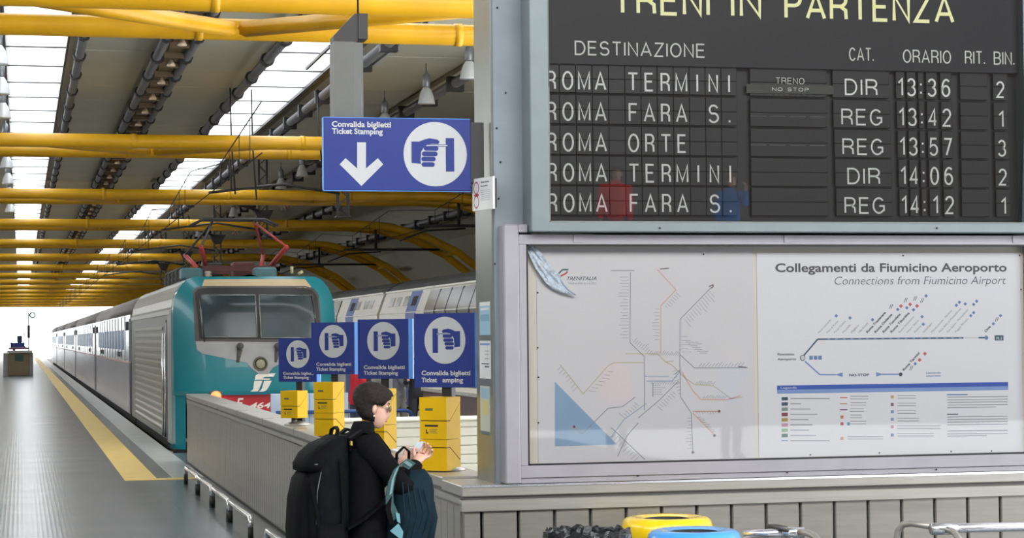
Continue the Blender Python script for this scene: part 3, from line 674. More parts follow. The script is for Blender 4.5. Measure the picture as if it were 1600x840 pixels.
for s in ((475, 743, 520), (765, 741, 720)): 
    a, b_, c_ = Zp(s[0], s[1]), Zp(s[2], s[1] - 13), Zp(s[2], s[1] + 13)
    q.add([(p[0], PD - 0.0006, p[2]) for p in (pp(*a), pp(*b_), pp(*c_))], [(0, 1, 2)])
part('route_line', q, bl, pr)
def dot(q, x, y, r, d=PD - 0.0012):
    c0 = aty(*Zp(x, y), d); q.add([(c0[0] + r * math.cos(i * 0.393), d, c0[2] + r * math.sin(i * 0.393)) for i in range(16)], [tuple(range(16))])
q = MB(); dot(q, 282, 643, 0.018); dot(q, 866, 741, 0.012); part('station_dot', q, bk, pr)
q = MB(); dot(q, 282, 643, 0.0145, PD - 0.0018); part('station_dot', q, mat('dot_white', srgb(226, 226, 230), 0.5), pr)
q = MB(); dot(q, 1376, 523, 0.013); part('station_dot', q, icb, pr)
ttext('NO STOP', pr, 'route_lettering', 1327, 1358, 587.5, 3.8, nb, 0.03)
ttext('Leonardo', pr, 'route_lettering', 1447, 1470, 583.5, 3.0, icb, 0.02, 0.2); ttext('express', pr, 'route_lettering', 1447, 1470, 588, 2.6, icb, 0.02, 0.2)
ttext('Fiumicino', pr, 'route_lettering', 1215, 1241, 555, 3.6, bk, 0.02); ttext('Aeroporto', pr, 'route_lettering', 1215, 1244, 562.6, 3.6, bk, 0.02)
def diag(q, t_, x, y, L, cap, off=0.0):
    c0 = pp(*Zp(x, y)); k = PD / FPX; c45 = math.sqrt(0.5)
    put_text(q, t_, lambda u, v: (c0[0] + (u * c45 - v * c45), PD - 0.001, c0[2] + (u * c45 + v * c45)), 0, L / 3.81 * k, 0, cap * k, off)
sts = [(380, 'Parco Leonardo', 120, 0), (430, 'Fiera di Roma', 105, 0), (475, 'Ponte Galeria', 108, 0), (525, 'Muratella', 72, 0), (575, 'Magliana', 70, 0), (620, 'Villa Bonelli', 88, 0), (668, 'Roma Trastevere', 182, 1), (717, 'Roma Ostiense', 165, 1),
       (765, 'Roma Tuscolana', 168, 1), (812, 'Roma Tiburtina', 178, 1), (860, 'Roma Nomentana', 145, 0), (907, 'Nuovo Salario', 112, 0), (952, 'Fidene', 60, 0), (1003, 'Settebagni', 86, 0), (1053, 'Monterotondo - Mentana', 200, 0),
       (1098, 'Piana Bella di Montelibretti', 215, 0), (1147, 'Fara Sabina - Montelibretti', 205, 0), (1195, 'Poggio Mirteto', 125, 0), (1372, 'Orte', 52, 1), ]
q1, q2 = MB(), MB()
for x, n_, L, bold in sts: diag(q1 if bold else q2, n_, x, 498 - (x - 380) * 0.005, L, 4.0 if bold else 3.2, 0.03 if bold else 0)
diag(q1, 'Roma Termini', 885, 722, 158, 4.2, 0.03)
part('station_lettering', q1, bk, pr); part('station_lettering', q2, ink('station_grey', 150, 148, 152), pr)
def dsq(q, x, y, s=17):
    c0 = pp(*Zp(x, y)); h = s / 3.81 * PD / FPX * 0.5 * 1.414
    q.add([(c0[0] + a * h, PD - 0.0012, c0[2] + b_ * h) for a, b_ in ((1, 0), (0, 1), (-1, 0), (0, -1))], [(0, 1, 2, 3)])
q1, q2, q3 = MB(), MB(), MB()
for x, y in ((482, 393), (564, 405), (698, 416), (848, 355), (902, 345), (942, 357), (993, 398), (1000, 443), (1197, 330), (1215, 312), (1250, 322), (1300, 325), (1318, 306), (1283, 392), (1300, 374), (1417, 440), (1460, 392), (1017, 274), (952, 678)): dsq(q1, x, y)
for x, y in ((867, 335), (922, 325), (963, 334), (978, 655), (1010, 618)): dsq(q2, x, y, 19)
for x, y in ((808, 338), (895, 300), (951, 290), (992, 302), (1437, 414), (928, 703)): 
    c0 = Zp(x, y); ribbon(q3, [(c0[0] - 2.5, c0[1] + 3.5), (c0[0] + 0.5, c0[1] - 3.5)], 1.0); ribbon(q3, [(c0[0] + 0.2, c0[1] + 3.5), (c0[0] + 3, c0[1] - 3.5)], 1.0)
part('icon', q1, icb, pr); part('icon', q2, rd, pr); part('icon', q3, bk, pr)
q = MB(); q2 = MB()
def rect(q, x0, y0, x1, y1, d=PD - 0.001):
    a, c_ = aty(x0, y0, d), aty(x1, y1, d); q.quad((a[0], d, a[2]), (a[0], d, c_[2]), (c_[0], d, c_[2]), (c_[0], d, a[2]))
for k in range(3): rect(q, 1264.5 + k * 7, 555.5, 1270 + k * 7, 561.5)
part('icon', q, icb, pr)
q = MB(); rect(q, 1554, 523.5, 1568, 531.5); part('line_badge', q, teal_i, pr); ttext('FL1', pr, 'line_lettering', 1557, 1565, 530.3, 4.5, mat('dot_white', (1, 1, 1)), 0.02, 0, PD - 0.0016)
q = MB(); q2 = MB()
a, c_ = pp(1214, 602), pp(1575, 596.5); q.quad((a[0], PD - 0.001, a[2]), (a[0], PD - 0.001, a[2] - 0.026), (c_[0], PD - 0.001, a[2] - 0.026), (c_[0], PD - 0.001, a[2]))
q2.quad((a[0], PD - 0.001, a[2] - 0.026), (a[0], PD - 0.001, a[2] - 0.049), (c_[0], PD - 0.001, a[2] - 0.049), (c_[0], PD - 0.001, a[2] - 0.026))
part('legend_bar', q, ink('bar_blue', 54, 92, 190), pr); part('legend_bar', q2, ink('bar_light', 140, 168, 222), pr)
ttext('Legenda', pr, 'legend_lettering', 1220, 1245, 607, 3.2, mat('dot_white', (1, 1, 1)), 0.01, 0, PD - 0.0016)
# legend rows
Zl = lambda x, y: (1190 + x / 3.9, 590 + y / 3.9)
bad = [(60, 90, 105), (66, 86, 112), (140, 160, 150), (140, 70, 76), (196, 160, 96), (222, 168, 196), (160, 200, 150), (66, 120, 104)]
for k, c3 in enumerate(bad):
    y = 126 + k * 32; q = MB(); x0, y0 = Zl(122, y - 9); x1, y1 = Zl(160, y + 11); rect(q, x0, y0, x1, y1); part('line_badge', q, ink('badge%d' % k, *c3), pr)
q = MB(); 
for i, L in enumerate((240, 65, 120, 165, 110, 135, 115, 155, 240)): a = Zl(175, 126 + i * 32); b_ = Zl(175 + L, 126 + i * 32); ribbon(q, [a, b_], 1.5)
for i in range(5):
    for j in (-8, 8): ribbon(q, [Zl(540, 120 + i * 38 + j), Zl(650 - (i * 13 % 40), 120 + i * 38 + j)], 1.1)
for j in (358, 372): ribbon(q, [Zl(522, j), Zl(740, j)], 1.2)
for i in range(6):
    for j in (-8, 8): ribbon(q, [Zl(828, 116 + i * 46 + j), Zl((940, 940, 940, 960, 1090, 1050)[i], 116 + i * 46 + j)], 1.1)
for j in (118, 134, 150, 166, 182, 238, 254, 270, 286, 324, 342, 356): ribbon(q, [Zl(1132, j), Zl(1500 - (j * 7 % 50 if j in (150, 182, 356) else 0) * 3, j - 5)], 1.3)
tag(part('legend_print', q, pale, pr), kind='stuff')
q = MB(); ribbon(q, [Zl(478, 120), Zl(522, 120)], 1.6); part('legend_line', q, ink('lr', 205, 90, 80), pr)
q = MB(); ribbon(q, [Zl(478, 157), Zl(522, 157)], 1.6); part('legend_line', q, ink('lo', 214, 150, 90), pr)
q = MB(); ribbon(q, [Zl(478, 194), Zl(522, 194)], 1.6); part('legend_line', q, ink('lp', 130, 80, 140), pr)
q = MB(); ribbon(q, [Zl(122, 382), Zl(160, 382)], 1.6); part('legend_line', q, icb, pr)
q = MB(); ribbon(q, [Zl(1130, 103), Zl(1255, 102)], 1.8); part('legend_line', q, icb, pr)
q = MB(); ribbon(q, [Zl(1130, 222), Zl(1198, 221)], 1.8); part('legend_line', q, bk, pr)
for i, (x, y, c3) in enumerate(((490, 238, (214, 120, 90)), (490, 280, (200, 90, 96)), (490, 368, (230, 170, 130)), (796, 116, (196, 178, 110)), (796, 162, (130, 100, 100)), (796, 206, (120, 150, 205)), (796, 252, (150, 165, 210)), (796, 298, (214, 150, 170)), (796, 348, (110, 130, 176)), (530, 280, (96, 160, 176)))):
    q = MB(); a = Zl(x - 9, y - 9); b_ = Zl(x + 9, y + 9); rect(q, *a, *b_); part('legend_icon', q, ink('li%d' % i, *c3), pr)
# pins holding the posters
q = MB(); q.lathe([(0.005, 0), (0.005, 0.003), (0.002, 0.005)], seg=8); pinm = q.mesh('pin', black)
for px, py in ((840, 457), (840, 543), (841, 589), (841, 660), (1099, 397)):
    p = pp(px, py); o = link('pin', pinm, pm, (p[0] - pm.location[0], -0.001, p[2] - pm.location[2])); o.rotation_euler = (math.pi / 2, 0, 0)
for px, py in ((1411, 399), (1593, 399), (1595, 452), (1266, 710), (1374, 707), (1486, 705), (1549, 704)):
    p = pp(px, py); o = link('pin', pinm, pr, (p[0] - pr.location[0], -0.001, p[2] - pr.location[2])); o.rotation_euler = (math.pi / 2, 0, 0)
# crumpled film in the case's corner, its glare painted as pale blue-white
film = mat('film_glare_pale', srgb(228, 238, 250), 0.12, 0.0, 0.25, 60, 0.6)
q = MB(); rs = random.Random(5)
cl = [(829, 386, 9), (838, 400, 13), (846, 413, 15), (855, 426, 15), (864, 436, 17), (872, 447, 13), (884, 455, 7), (900, 461, 1)]
rows_ = []
for (x, y, w) in cl:
    row = []
    for i in range(7):
        t = i / 6 - 0.5; p = aty(x + t * w * 1.25, y - t * w * 0.75, 11.80 + rs.uniform(-0.012, 0.012)); row.append(p)
    rows_.append(row)
q.loft(rows_, closed=False, caps=False)
single('crumpled_film', q, film, 'crumpled strip of film with its glare painted on, caught in the upper left corner of the display case', 'plastic film', aty(860, 430, 11.80))

# ================================================================== HANGING SIGN
SY = 11.95
sg = thing('hanging_sign', 'large blue hanging sign with white down arrow and hand-and-slot circle, Convalida biglietti', 'sign', (2.3, SY, 2.72))
Q = lambda x, y: (500 + x / 4.943, 170 + y / 4.943)
a = aty(*Q(28, 66), SY); c_ = aty(*Q(1167, 634), SY); a2 = aty(*Q(1208, 110), SY)
part('panel', MB().cbox((a[0], SY, c_[2]), (c_[0], SY + 0.05, a[2]), 0.003), sign_blue, sg)
part('end_box', MB().box((c_[0], SY + 0.01, c_[2] + 0.05), (2.665, SY + 0.06, a[2] - 0.015)), dark, sg)
part('border', MB().box((a[0] - 0.004, SY + 0.004, c_[2]), (a[0], SY + 0.046, a[2] + 0.002)).box((a[0], SY + 0.004, a[2]), (c_[0], SY + 0.046, a[2] + 0.004)).box((a[0], SY + 0.004, c_[2] - 0.004), (c_[0], SY + 0.046, c_[2])), sign_edge, sg)
def poly(q, pts, fn): q.add([fn(u, v) for u, v in pts], [tuple(range(len(pts)))])
sf = lambda dd: (lambda x, y: aty(*Q(x, y), SY - dd))
q = MB(); poly(q, [(287, 258), (287, 460), (197, 380), (152, 428), (320, 595), (488, 428), (447, 380), (355, 460), (355, 258)], sf(0.002)); part('arrow', q, white_ink, sg)
# the hand-and-slot symbol, circle radius 1, slot on the right
FING = [(800, 288, 915, 325), (785, 330, 908, 367), (780, 370, 893, 405), (782, 412, 885, 447)]
HAND = [(705, 255), (765, 255), (800, 240), (845, 228), (908, 238), (924, 254), (916, 271), (870, 270), (832, 276), (800, 300), (780, 332), (774, 400), (778, 425), (745, 422), (705, 418)]
def symbol(parent, fn, m1, m2, names=('disc', 'hand_symbol', 'slot_symbol')):
    """fn(u, v, lift)"""
    c = lambda x, y: ((x - 890) / 247, (350 - y) / 247)
    q = MB(); poly(q, [(math.cos(i * math.pi / 24), math.sin(i * math.pi / 24)) for i in range(48)], lambda u, v: fn(u, v, 0.002)); part(names[0], q, m1, parent)
    q = MB(); poly(q, [c(*p) for p in HAND], lambda u, v: fn(u, v, 0.0035))
    for x0, y0, x1, y1 in FING:
        r = (y1 - y0) / 2; ym = (y0 + y1) / 2
        pts = [c(x0 + r + r * math.cos(t), ym - r * math.sin(t)) for t in [math.pi / 2 + i * math.pi / 6 for i in range(7)]] + [c(x1 - r + r * math.cos(t), ym - r * math.sin(t)) for t in [-math.pi / 2 + i * math.pi / 6 for i in range(7)]]
        poly(q, pts, lambda u, v: fn(u, v, 0.0035))
    part(names[1], q, m2, parent)
    q = MB(); poly(q, [c(972, 225), c(1037, 225), c(1037, 482), c(972, 482)], lambda u, v: fn(u, v, 0.0035)); poly(q, [c(830, 274), c(972, 274), c(972, 279), c(830, 279)], lambda u, v: fn(u, v, 0.0045)); poly(q, [c(850, 287), c(988, 287), c(988, 291), c(850, 291)], lambda u, v: fn(u, v, 0.0045)); part(names[2], q, m2, parent)
    q = MB(); poly(q, [c(845, 279), c(985, 279), c(985, 287), c(845, 287)], lambda u, v: fn(u, v, 0.005)); part('ticket_symbol', q, m1, parent)
cc = aty(*Q(890, 350), SY); R_ = 247 / 4.943 * SY / FPX * 1.03
symbol(sg, lambda u, v, l: (cc[0] + u * R_, SY - l, cc[2] + v * R_), white_ink, sign_blue)
text_part('lettering', [('Convalida biglietti', 518.5, 611, 197.5, 8.2, 0.03), ('Ticket Stamping', 518.5, 598, 208.5, 8.2, 0.03)], white_ink, sg, SY - 0.002)
# its hanger: sheet-steel mast with angled head
hg = thing('sign_mast', 'grey sheet-steel mast hanging above the large blue sign', 'mast', (1.95, 12.05, 2.8))
m = MB(); xa, xb, xc_ = aty(521, 100, 12.05)[0], aty(552, 100, 12.05)[0], aty(569, 100, 12.05)[0]
zt_ = aty(540, 66, 12.05)[2]; zb_ = 2.84
m.loft([[(xa, 12.02, z), (xb, 12.02, z), (xc_, 12.09, z), (xc_, 12.2, z), (xa, 12.2, z)] for z in (zb_, zt_)]); part('post', m, mat('mast_grey', srgb(104, 104, 100), 0.5, 0.1), hg)
m = MB(); h0 = aty(575, 22, 12.05); m.prism([(xa, zt_), (xb + 0.02, zt_ + 0.0), (h0[0], h0[2]), (h0[0] - 0.08, h0[2]), (xa, zt_ + 0.035)], lambda u, v, d: (u, d, v), 12.04, 12.18); m.box((h0[0] - 0.06, 12.03, zt_ + 0.02), (h0[0] - 0.005, 12.19, h0[2]))
part('head_bracket', m, dark, hg)
part('hanger_rod', MB().tube([(h0[0] - 0.05, 12.11, h0[2] - 0.01), (h0[0] - 0.05, 12.11, 6.5)], 0.006, 6), dark, hg)
# small no-smoking plaque on the column, turned towards the platform
pq = thing('no_smoking_plaque', 'small white no-smoking plaque jutting from the steel column', 'sign', (2.68, 11.80, 2.8))
A = aty(738, 280, 11.98); B = aty(770, 268, 11.72)
zt0, zt1 = A[2], aty(770, 268, 11.72)[2]; zb0, zb1 = aty(739, 330, 11.98)[2], aty(770, 323, 11.72)[2]
def plq(u, v, l=0.0):
    x = A[0] + (B[0] - A[0]) * u; y = 11.98 + (11.72 - 11.98) * u; n = Vector((-(11.98 - 11.72), -(B[0] - A[0]), 0)).normalized()
    z = zb0 + (zt0 - zb0) * v; return (x + n.x * l, y + n.y * l, z)
m = MB(); m.loft([[plq(0, 0, -l), plq(1, 0, -l), plq(1, 1, -l), plq(0, 1, -l)] for l in (0, 0.012)]); part('plate', m, mat('plaque_white', srgb(236, 234, 230), 0.4), pq)
part('bracket', MB().box((B[0], 11.73, zb0 + 0.01), (B[0] + 0.025, 11.87, zt0 - 0.01)), dark, pq)
m = MB()
for cv in (0.70, 0.27):
    m.loft([[plq(0.2 + r * 0.62 * math.cos(t), cv + r * math.sin(t), 0.0015) for t in [i * math.pi / 10 for i in range(20)]] for r in (0.2, 0.165)], caps=False)
m.add([plq(0.09, 0.45, 0.0015), plq(0.31, 0.45, 0.0015), plq(0.31, 0.51, 0.0015), plq(0.09, 0.51, 0.0015)], [(0, 1, 2, 3)])
part('prohibition_ring', m, mat('ring_red', srgb(170, 44, 60), 0.5), pq)
m = MB(); put_text(m, 'Vietato fumare', lambda u, v: plq(u, v, 0.0015), 0.42, 0.82, 0.84, 0.05, 0.02); put_text(m, 'No smoking', lambda u, v: plq(u, v, 0.0015), 0.42, 0.76, 0.72, 0.05, 0.02)
part('plaque_lettering', m, ink('plq', 60, 60, 66), pq)
m = MB()
for i in range(6): m.add([plq(0.42, 0.6 - i * 0.06, 0.0015), plq(0.88, 0.6 - i * 0.06, 0.0015), plq(0.88, 0.61 - i * 0.06, 0.0015), plq(0.42, 0.61 - i * 0.06, 0.0015)], [(0, 1, 2, 3)])
part('small_print', m, pale, pq)
# paper notices on the column's side
def notice(px0, px1, py0, py1, m_, label, bands, txt=None):
    def f(px, py, l=0.0):
        xq = 2.6885 - l; d = RM @ np.array([px - CX, CY - py, -FPX]); d = d * (xq / d[0]); return (xq, d[1], d[2] + EYE)
    a, c2 = f(px0, py0), f(px1, py1); y0, y1, z0, z1 = c2[1], a[1], c2[2], a[2]
    t = thing('paper_notice', label, 'notice', (2.6885, (y0 + y1) / 2, z0))
    part('sheet', MB().box((2.6872, y0, z0), (2.6892, y1, z1)), m_, t)
    for bi_, (v0, v1, u0, u1, mm) in enumerate(bands):
        xb_ = 2.6868 - 0.0004 * bi_
        part('print', MB().quad((xb_, y1 + (y0 - y1) * u0, z0 + (z1 - z0) * v0), (xb_, y1 + (y0 - y1) * u1, z0 + (z1 - z0) * v0), (xb_, y1 + (y0 - y1) * u1, z0 + (z1 - z0) * v1), (xb_, y1 + (y0 - y1) * u0, z0 + (z1 - z0) * v1)), mm, t)
pblue = ink('notice_blue', 150, 190, 208); pteal = ink('notice_teal', 110, 160, 180); pw_ = mat('notice_white', srgb(226, 228, 226), 0.5)
notice(749.5, 766, 472, 523, pw_, 'pale blue printed notice, topmost on the column side', [(0.0, 0.88, 0.0, 1, pblue), (0.42, 0.62, 0.1, 0.95, pteal), (0.75, 0.82, 0.1, 0.9, pw_)])
notice(749.5, 767, 532, 592, pw_, 'white notice with a blue heading line, middle one on the column side', [(0.88, 0.93, 0.05, 0.95, icb), (0.72, 0.74, 0.5, 0.9, pale), (0.63, 0.65, 0.5, 0.9, pale), (0.52, 0.54, 0.5, 0.9, pale), (0.3, 0.34, 0.5, 0.9, bk), (0.38, 0.41, 0.2, 0.9, bk)])
notice(750.5, 766, 602, 680, mat('notice_green', srgb(196, 206, 200), 0.3), 'shiny pale green notice, lowest on the column side', [(0.75, 0.95, 0.1, 0.9, pblue), (0.4, 0.7, 0.3, 0.85, ink('nyel', 214, 200, 130)), (0.0, 0.07, 0.0, 1, ink('ngrey', 90, 110, 116))])

# ================================================================== TICKET STAMPERS AND THEIR SIGNS
BLK = mat('black_post', srgb(22, 20, 20), 0.5); RED_PL = mat('label_grey', srgb(120, 118, 60), 0.5)
TH = math.radians(41)
ux = Vector((math.cos(TH), -math.sin(TH), 0))       # along the front face, to the viewer's right
nn = Vector((-math.sin(TH), -math.cos(TH), 0))      # front normal
BW, BD = 0.195, 0.18
def stamper(y, x, zbase, tiers, label, sign_label, zt, ztop_sign, zb_sign, broken=False):
    t = thing('ticket_stamper', label, 'ticket machine', (x, y, zbase), 'yellow ticket stamping machines on the ledge')
    o = Vector((x, y, 0))
    F = lambda u, w_, z: tuple(o + ux * u - nn * w_ + Vector((0, 0, z)))   # u across, w_ depth from front, z absolute
    o = Vector((x, y, 0)) + nn * (BD / 2)
    part('post', MB().loft([[F(u, w_, z) for u, w_ in ((-0.035, BD), (0.035, BD), (0.035, BD + 0.05), (-0.035, BD + 0.05))] for z in (zbase, ztop_sign - 0.05)]), BLK, t)
    part('base_plate', MB().lathe([(0.13, 0), (0.13, 0.012), (0.09, 0.03), (0.03, 0.045)], (x - nn.x * 0.06, y - nn.y * 0.06, zbase), 20), steel, t)
    part('stalk', MB().tube([(x, y, zbase + 0.01), (x, y, zt[-1] if len(zt) > 1 else zt[0])], 0.028, 10), steel_dark, t)
    for k, z0 in enumerate(zt):
        kind = tiers[k]; h = 0.262 if kind == 'stamp' else 0.194; w2 = BW / 2
        def slab(pf, e=0.0):
            """pf: side profile (depth, height)"""
            return MB().loft([[F(u, d_, z0 + zz) for d_, zz in pf] for u in (-w2 + e, w2 - e)])
        if kind == 'stamp':
            lid = [(0.0, 0.118), (0.0, h), (BD, h), (BD, h - 0.03), (0.045, 0.118)]; body = [(0.003, 0.0), (0.003, 0.112), (0.045, 0.112), (BD, h - 0.036), (BD, 0.0)]
        else:
            lid = [(0.0, h - 0.046), (0.0, h), (BD, h), (BD, 0.06), (0.045, h - 0.046)]; body = [(0.003, 0.0), (0.003, h - 0.052), (0.045, h - 0.052), (BD, 0.054), (BD, 0.0)]
        lp_ = part('lid', slab(lid), yellow_box, t); bp_ = part('body', slab(body, 0.001), yellow_box, t)
        part('inner_seam', slab([(0.008, 0.01), (0.008, h - 0.01), (BD - 0.008, h - 0.01), (BD - 0.008, 0.01)], 0.004), seam, t)
        if kind == 'stamp':
            f2 = lambda u0, u1, z_0, z_1, l=0.001: MB().loft([[F(u, -l_ + (0.003 if z_1 < 0.115 else 0), z0 + z) for u, z in ((u0, z_0), (u1, z_0), (u1, z_1), (u0, z_1))] for l_ in (0, l)])
            part('display_window', f2(-0.055, 0.0, 0.178, 0.194), mat('lcd', srgb(96, 100, 60), 0.3), lp_)
            part('ticket_slot', f2(-0.06, 0.035, 0.078, 0.09), BLK, bp_)
            q = MB(); q2 = f2(-0.052, -0.046, 0.035, 0.062); q.v, q.f, q.m, q.sm = q2.v, q2.f, q2.m, q2.sm
            part('pictogram', q, BLK, bp_); part('pictogram', f2(-0.046, -0.034, 0.035, 0.043), BLK, bp_)
            for i in range(3): part('small_print', f2(-0.025, 0.03 - 0.01 * (i == 1), 0.037 + i * 0.01, 0.042 + i * 0.01), mat('print_olive', srgb(150, 130, 50), 0.5), bp_)
    # sign on the same post
        H_ = ztop_sign - zb_sign; W2 = 0.22
    so = BD - 0.02
    Fs = lambda u, w_, z: F(u - 0.004, w_ + so, z)
    g = part('sign_panel', MB().loft([[Fs(u, w_, z) for u, w_ in ((-W2, 0), (W2, 0), (W2, 0.02), (-W2, 0.02))] for z in (zb_sign, ztop_sign)]), sign_blue, t); g['label'] = sign_label
    part('edge_strip', MB().loft([[Fs(u, w_, z) for u, w_ in ((W2, 0.0), (W2 + 0.018, 0.03), (W2 + 0.016, 0.05), (W2 - 0.01, 0.022))] for z in (zb_sign, ztop_sign)]), sign_edge, g)
    zc_ = ztop_sign - 0.365 * H_; r = 0.318 * H_
    symbol(g, lambda u, v, l: Fs(-u * r + 0.005, -l, zc_ + v * r), white_ink, sign_blue)
    q = MB(); fn = lambda u, v: Fs(u, -0.002, v)
    put_text(q, 'Convalida biglietti', fn, -W2 + 0.052, W2 - 0.032, zb_sign + 0.165 * H_, 0.060 * H_, 0.03)
    if broken: put_text(q, 'Ticket', fn, -W2 + 0.052, -W2 + 0.165, zb_sign + 0.07 * H_, 0.06 * H_, 0.03); put_text(q, 'amping', fn, -W2 + 0.205, W2 - 0.085, zb_sign + 0.07 * H_, 0.06 * H_, 0.03)
    else: put_text(q, 'Ticket Stamping', fn, -W2 + 0.052, W2 - 0.09, zb_sign + 0.07 * H_, 0.06 * H_, 0.03)
    part('lettering', q, white_ink, g)
    return t
stamper(12.9, 2.575, 1.05, ['stamp', 'box'][::1], 'yellow two-box ticket stamper with blue sign, nearest the steel column', 'square blue sign nearest the steel column, some letters worn away', [1.255, 1.058], 2.045, 1.575, True)
stamper(15.2, 2.575, 1.05, ['stamp', 'box'], 'yellow two-box ticket stamper with blue sign, half hidden behind the woman', 'square blue sign directly above the woman, second from the column', [1.255, 1.058], 2.03, 1.588)
stamper(17.75, 2.575, 1.05, ['stamp', 'box'], 'yellow two-box ticket stamper with blue sign, left of the woman', 'square blue sign third from the steel column', [1.255, 1.058], 2.027, 1.581)
stamper(20.1, 2.575, 1.05, ['stamp'], 'single yellow ticket stamper on a stalk with the leftmost square sign', 'lowest and leftmost square blue sign, in front of the locomotive', [1.125], 1.893, 1.47)

# ================================================================== CREAM CROSS BARRIER, BLUE BARRIER, MAUVE WALL
cream = mat('cream_slat', srgb(252, 246, 226), 0.45, 0, 0.03, 2); creamd = mat('cream_joint', srgb(176, 160, 130), 0.6)
cb = thing('slatted_counter', 'long cream counter faced with horizontal slats behind the stampers', 'counter', (5.6, 21.0, 0))
part('core', MB().box((3.05, 21.06, 0), (8.6, 21.5, 1.0)), creamd, cb)
sm_ = MB().cbox((3.0, 0, 0), (8.65, 0.055, 0.088), 0.006).mesh('slat', cream)
for k in range(11): link('slat', sm_, cb, (-5.6, 0.0, 0.03 + k * 0.0935))
part('top_board', MB().cbox((2.98, 20.96, 1.058 - 0.025), (8.68, 21.55, 1.058), 0.006), cream, cb)
bt = mat('blue_tube', srgb(52, 92, 160), 0.35); lb = mat('light_blue_panel', srgb(206, 224, 244), 0.35)
br = thing('barrier', 'blue tubular barrier with pale blue panels at the end of the track', 'barrier', (5.4, 33.9, 0))
X2 = lambda px: aty(px, 640, 33.9)[0]; Z2 = lambda py: aty(560, py, 33.9)[2]
part('frame', MB().tube([(X2(432), 33.9, 0), (X2(432), 33.9, Z2(642)), (X2(634), 33.9, Z2(642)), (X2(641), 33.9, Z2(645)), (X2(645), 33.9, Z2(652)), (X2(645), 33.9, 0)], 0.03, 10), bt, br)
for a, c2 in ((424, 484), (484.6, 545)):
    part('panel', MB().cbox((X2(a), 33.96, 0.3), (X2(c2), 33.99, Z2(613)), 0.004), lb, br)
for a in (426, 484, 544): part('post', MB().box((X2(a) - 0.02, 34.0, 0), (X2(a) + 0.02, 34.05, Z2(613))), bt, br)
mv = mat('mauve_cladding', srgb(118, 96, 92), 0.5, 0, 0.12)
struct('wall_right', MB().box((6.62, 24, 0), (7.1, 34.6, 0.98)), mv, 'low mauve wall beside the second platform')
mm = struct('trim_5', MB().cbox((6.58, 24, 0.98), (7.14, 34.6, 1.05), 0.01), mat('mauve_top', srgb(205, 200, 190), 0.4), 'pale top edge of the mauve wall')

# ================================================================== BUMPER RAILS ALONG THE WALL FOOT
def bumper(y0, y1, label, x=2.10):
    t = thing('bumper_rail', label, 'rail', (x, y0, 0), 'low chrome trolley bumper rails along the steel wall')
    h = 0.215; r = 0.026
    part('bar', MB().tube([(x, y0, h - 0.10), (x, y0, h - 0.04), (x, y0 + 0.02, h - 0.012), (x, y0 + 0.06, h), (x, y1 - 0.06, h), (x, y1 - 0.02, h - 0.012), (x, y1, h - 0.04), (x, y1, h - 0.10)], r, 12), chrome, t)
    for yy in (y0, y1): part('post', MB().tube([(x, yy, 0), (x, yy, h - 0.09)], r * 1.05, 12), BLK, t)
seq = [(25.7, 27.5), (23.75, 25.6), (21.75, 23.6), (19.65, 21.6), (16.4, 18.3), (14.3, 16.3), (12.2, 14.2)]
for i, (a, c2) in enumerate(seq): bumper(a, c2, 'low chrome bumper rail, %s from the far end of the steel wall' % ('first' if i == 0 else ORD[i]))

# ================================================================== BINS
def bin_(x, y, rim_m, z, R, label, body_m, name='litter_bin'):
    t = thing(name, label, 'bin', (x, y, 0), 'round litter bins in front of the low wall')
    part('tub', MB().lathe([(R * 0.78, 0.0), (R * 0.84, 0.03), (R * 0.9, z - 0.12), (R * 0.9, z - 0.06)], (x, y, 0), 32), body_m, t)
    part('ring_lid', MB().lathe([(R * 0.93, z - 0.14), (R * 1.0, z - 0.10), (R * 1.0, z - 0.055), (R * 0.96, z - 0.022), (R * 0.89, z - 0.006), (R * 0.78, z), (R * 0.66, z - 0.002), (R * 0.56, z - 0.006), (R * 0.50, z - 0.012)], (x, y, 0), 48, caps=False), rim_m, t)
    part('liner', MB().lathe([(R * 0.505, z - 0.0118), (R * 0.49, z - 0.03), (R * 0.44, z - 0.3), (R * 0.3, z - 0.5), (0.0, z - 0.52)], (x, y, 0), 24, caps=False), black, t)
    return t
g_ = mat('bin_grey', srgb(120, 122, 124), 0.5)
yb_ = aty(1038, 807, 11.25)
bin_(3.585, 11.38, mat('bin_yellow', srgb(250, 208, 10), 0.22, coat=0.5), 0.862, 0.262, 'round bin with a glossy yellow ring lid', g_)
bb = aty(1086, 824, 10.75)
bb = (3.565, 0, 0)
bt2 = bin_(bb[0], 10.83, mat('bin_blue', srgb(72, 160, 232), 0.22, coat=0.5), 0.838, 0.258, 'round bin with a glossy light blue ring lid', g_)
q = MB(); bx_, by_ = bb[0], 10.83
def onlid(u, v):
    r = 0.26 * 0.70 - v; return (bx_ + r * math.sin(u), by_ - r * math.cos(u), 0.8395)
put_text(q, 'Alluminio', lambda u, v: onlid(u, v), -0.42, 0.42, -0.01, 0.028, 0.02); part('lid_lettering', q, ink('lidblue', 40, 80, 140), bt2)
kb = (2.942, 0, 0); t = thing('litter_bin', 'open bin lined with a crumpled black bag', 'bin', (kb[0], 10.78, 0), 'round litter bins in front of the low wall')
part('tub', MB().lathe([(0.17, 0.0), (0.19, 0.03), (0.20, 0.76), (0.20, 0.80)], (kb[0], 10.78, 0), 32), g_, t)
rs = random.Random(11); rows_ = []
